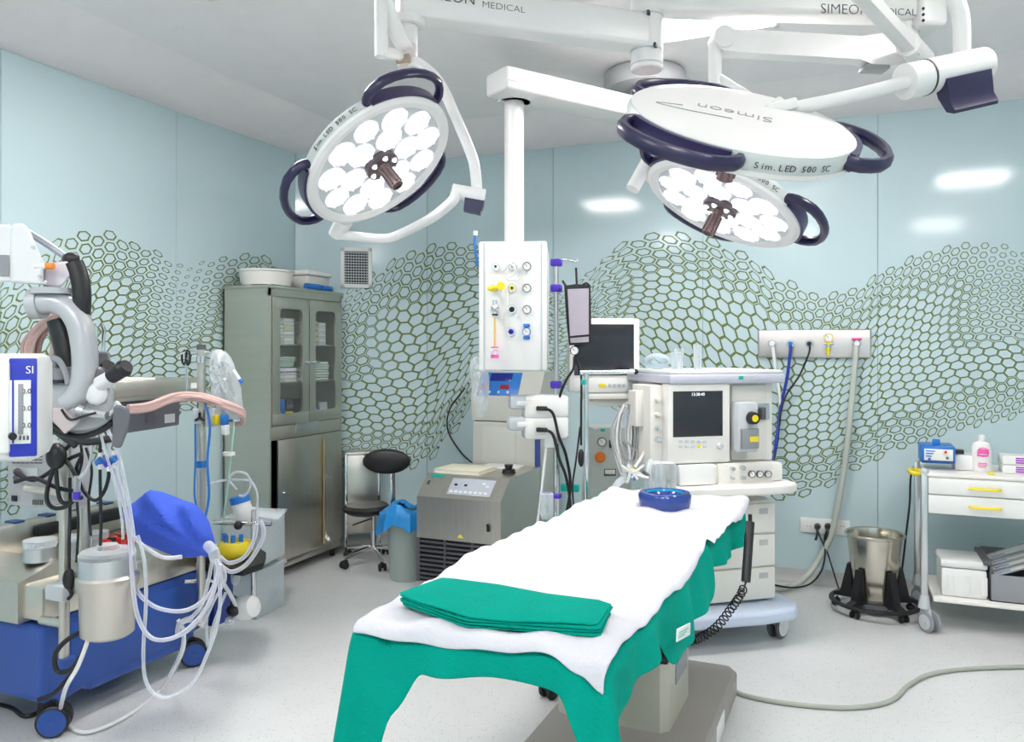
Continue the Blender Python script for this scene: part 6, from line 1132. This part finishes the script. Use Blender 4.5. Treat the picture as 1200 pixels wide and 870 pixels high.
poly('optics_body', SG, [(42, 452), (60, 444), (96, 446), (120, 444), (134, 455), (132, 500), (110, 508), (75, 510), (58, 495), (42, 480)], .0, .14, .02)
poly('objective_plate', mat('pinkish_grey', (.55, .47, .47), .4), [(48, 479), (74, 478), (92, 496), (76, 509)], -.05, .0, .004)
poly('optics_side', SG, [(74, 477), (98, 480), (92, 497), (77, 509)], -.03, .05, .004)
m = MB(t); m.cyl(X(46, 463, .04), X(57, 463, .04), .052, n=24); m.build('focus_drum', SG)
m = MB(t); m.sph(X(113, 462, -.01), .034, 20, 12, (1, .5, 1.05)); m.build('white_knob', SW)
m = MB(t); m.cyl(X(68, 449, .0), X(69, 432, .0), .028, n=18); m.build('lamp_housing', mat('dark_socket', (.22, .22, .24), .4)); m = MB(t); m.cyl(X(68, 449, .0), X(68, 445, .0), .031, n=18); m.build('black_ring', BLACK)
m = MB(t); m.tube([X(42, 428, -.02), X(55, 420, -.02), X(68, 422, -.02), X(76, 435, -.02), X(80, 450, -.02)], .009, 8, 5); m.build('light_cable', MGREY)
m = MB(t); m.cyl(X(118, 450, -.01), X(134, 440, -.04), .024, .021, 18); m.build('eyepiece_tube', SW); m = MB(t); m.cyl(X(131, 441, -.04), X(145, 432, -.06), .023, .025, 20); m.cyl(X(145, 432, -.06), X(149, 429, -.065), .027, .020, 20); m.build('eyepiece', BLACK)
m = MB(t); m.cyl(X(116, 444, .08), X(129, 430, .06), .024, .027, 18); m.build('eyepiece', BLACK); m = MB(t); m.sph(X(115, 440, .02), .028, 14, 10); m.build('inner_knob', DGREY)
m = MB(t); m.cyl(X(92, 482, -.03), X(126, 487, -.05), .013, n=14); m.cyl(X(92, 481, -.03), X(99, 483, -.03), .02, n=14); m.build('handle_rod', ALU)
poly('hand_grip', mat('slate_grip', (.14, .14, .16), .45), [(132, 476), (140, 474), (151, 478), (153, 490), (150, 505), (142, 526), (131, 524), (132, 500)], -.04, .02, .01)
m = MB(t); m.tube([X(127, 487, -.04), X(134, 480, -.03), X(137, 472, -.03), X(142, 478, -.03)], .006, 8, 5); m.build('wire', LGREY)
m = MB(t); m.tube([X(58, 497, .0), X(72, 508, .0), X(95, 512, .0), X(118, 505, .0), X(132, 495, .0)], .010, 8, 5); m.build('lower_cable', BLACK)
m = MB(t); m.tube([X(72, 480, -.06), X(82, 492, -.06), X(98, 488, -.06), X(112, 484, -.06)], .004, 6, 5); m.build('wire', BLACK)
poly('rear_module', mat('slate_module', (.20, .20, .22), .45), [(60, 414), (90, 412), (128, 412), (131, 430), (110, 450), (60, 448)], .16, .26, .01)
for sx in (0, 9): m = MB(t); m.tube([X(110+sx, 380, .2), X(113+sx, 388, .2), X(112+sx, 400, .2), X(112+sx, 440, .2)], .006, 8, 4); m.build('rear_hook', CHROME)
# column that carries the microscope arm (just outside the picture on the left)
q = P(-70, 300, 2.5); t = thing('microscope_stand', 'floor stand of the operating microscope just beyond the left edge of the photo', 'stand', (q.x, q.y, 0))
m = MB(t); m.cyl((0, 0, .06), (0, 0, q.z-.09), .05, n=24); m.build('column', SW); m = MB(t); m.box(-.22, .22, -.22, .22, .03, .10, .03); m.build('base', SW)
# rose hoses coil
t = thing('hose_coil', 'coil of pink rubber hoses hanging behind the microscope arm', 'hoses', P(50, 400, 2.75))
rnd = random.Random(9)
for k in range(16):
    a_ = rnd.uniform(-8, 7); w_ = rnd.uniform(3, 17); d_ = 2.75+rnd.uniform(-.05, .05)
    T(t, 'hose', ROSE, PP((68+a_*.4, 368, d_), (58+a_-w_*.3, 378, d_), (46+a_-w_, 400, d_), (42+a_-w_*.7, 425+a_, d_), (48+a_, 445, d_), (56+w_*.4, 425, d_), (66+a_*.4, 395, d_), (74, 372, d_)), .008)
# white and blue device front left
Fd = Fr(P(20, 475, 1.75), YAW+.35); t = fthing('flow_monitor', 'white and blue control unit at the left edge of the photo', 'control unit', Fd)
def Rd(name, mt, x0, y0, x1, y1, d0, d1, bev): return R(t, Fd, name, mt, x0, y0, x1, y1, d0, d1, bev)
Rd('housing', WHITE, -40, 415, 47, 541, .0, .16, .022); Rd('blue_frame', mat('royal_blue', (.02, .035, .42), .3), 10, 420, 43, 535, -.006, .002, .012); Rd('front_panel', WHITE, 10, 446, 36, 520, -.009, -.004, .001); Rd('white_edge', WHITE, -30, 424, 11, 532, -.012, 0, .02)
Rd('blue_line', mat('royal_blue', (.02, .035, .42), .3), 14, 446, 16, 520, -.011, -.008, 0); Rd('slider_track', MGREY, 21, 450, 27, 509, -.012, -.008, .001)
for k in range(3): L = MB(t); q = Fd.y(31, 459+k*20, -.0105); L.text('0.0', .016, TM(q, (1, 0, 0), (0, 0, 1)), .0003); L.build('digits', INK, smooth=False)
for k in range(3): Rd('key', DGREY, 22+k*4.5, 511, 24.5+k*4.5, 516, -.013, -.008, .001)
m = MB(t); c_ = Fd.y(14, 511, -.01); m.cyl(c_, c_+V((.006, -.02, 0)), .008, n=14); m.build('black_knob', BLACK)
L = MB(t); q = Fd.y(35, 434, -.0065); L.text('SI', .024, TM(q, (1, 0, 0), (0, 0, 1)), .0003); L.build('lettering', WHITE, smooth=False)
m = MB(t, True); q = P(-28, 541, 1.78); m.cyl(q, V((q.x, q.y, .03)), .02, n=16); m.cyl(V((q.x, q.y, .0)), V((q.x, q.y, .035)), .18, n=28); m.build('stand', STEEL)
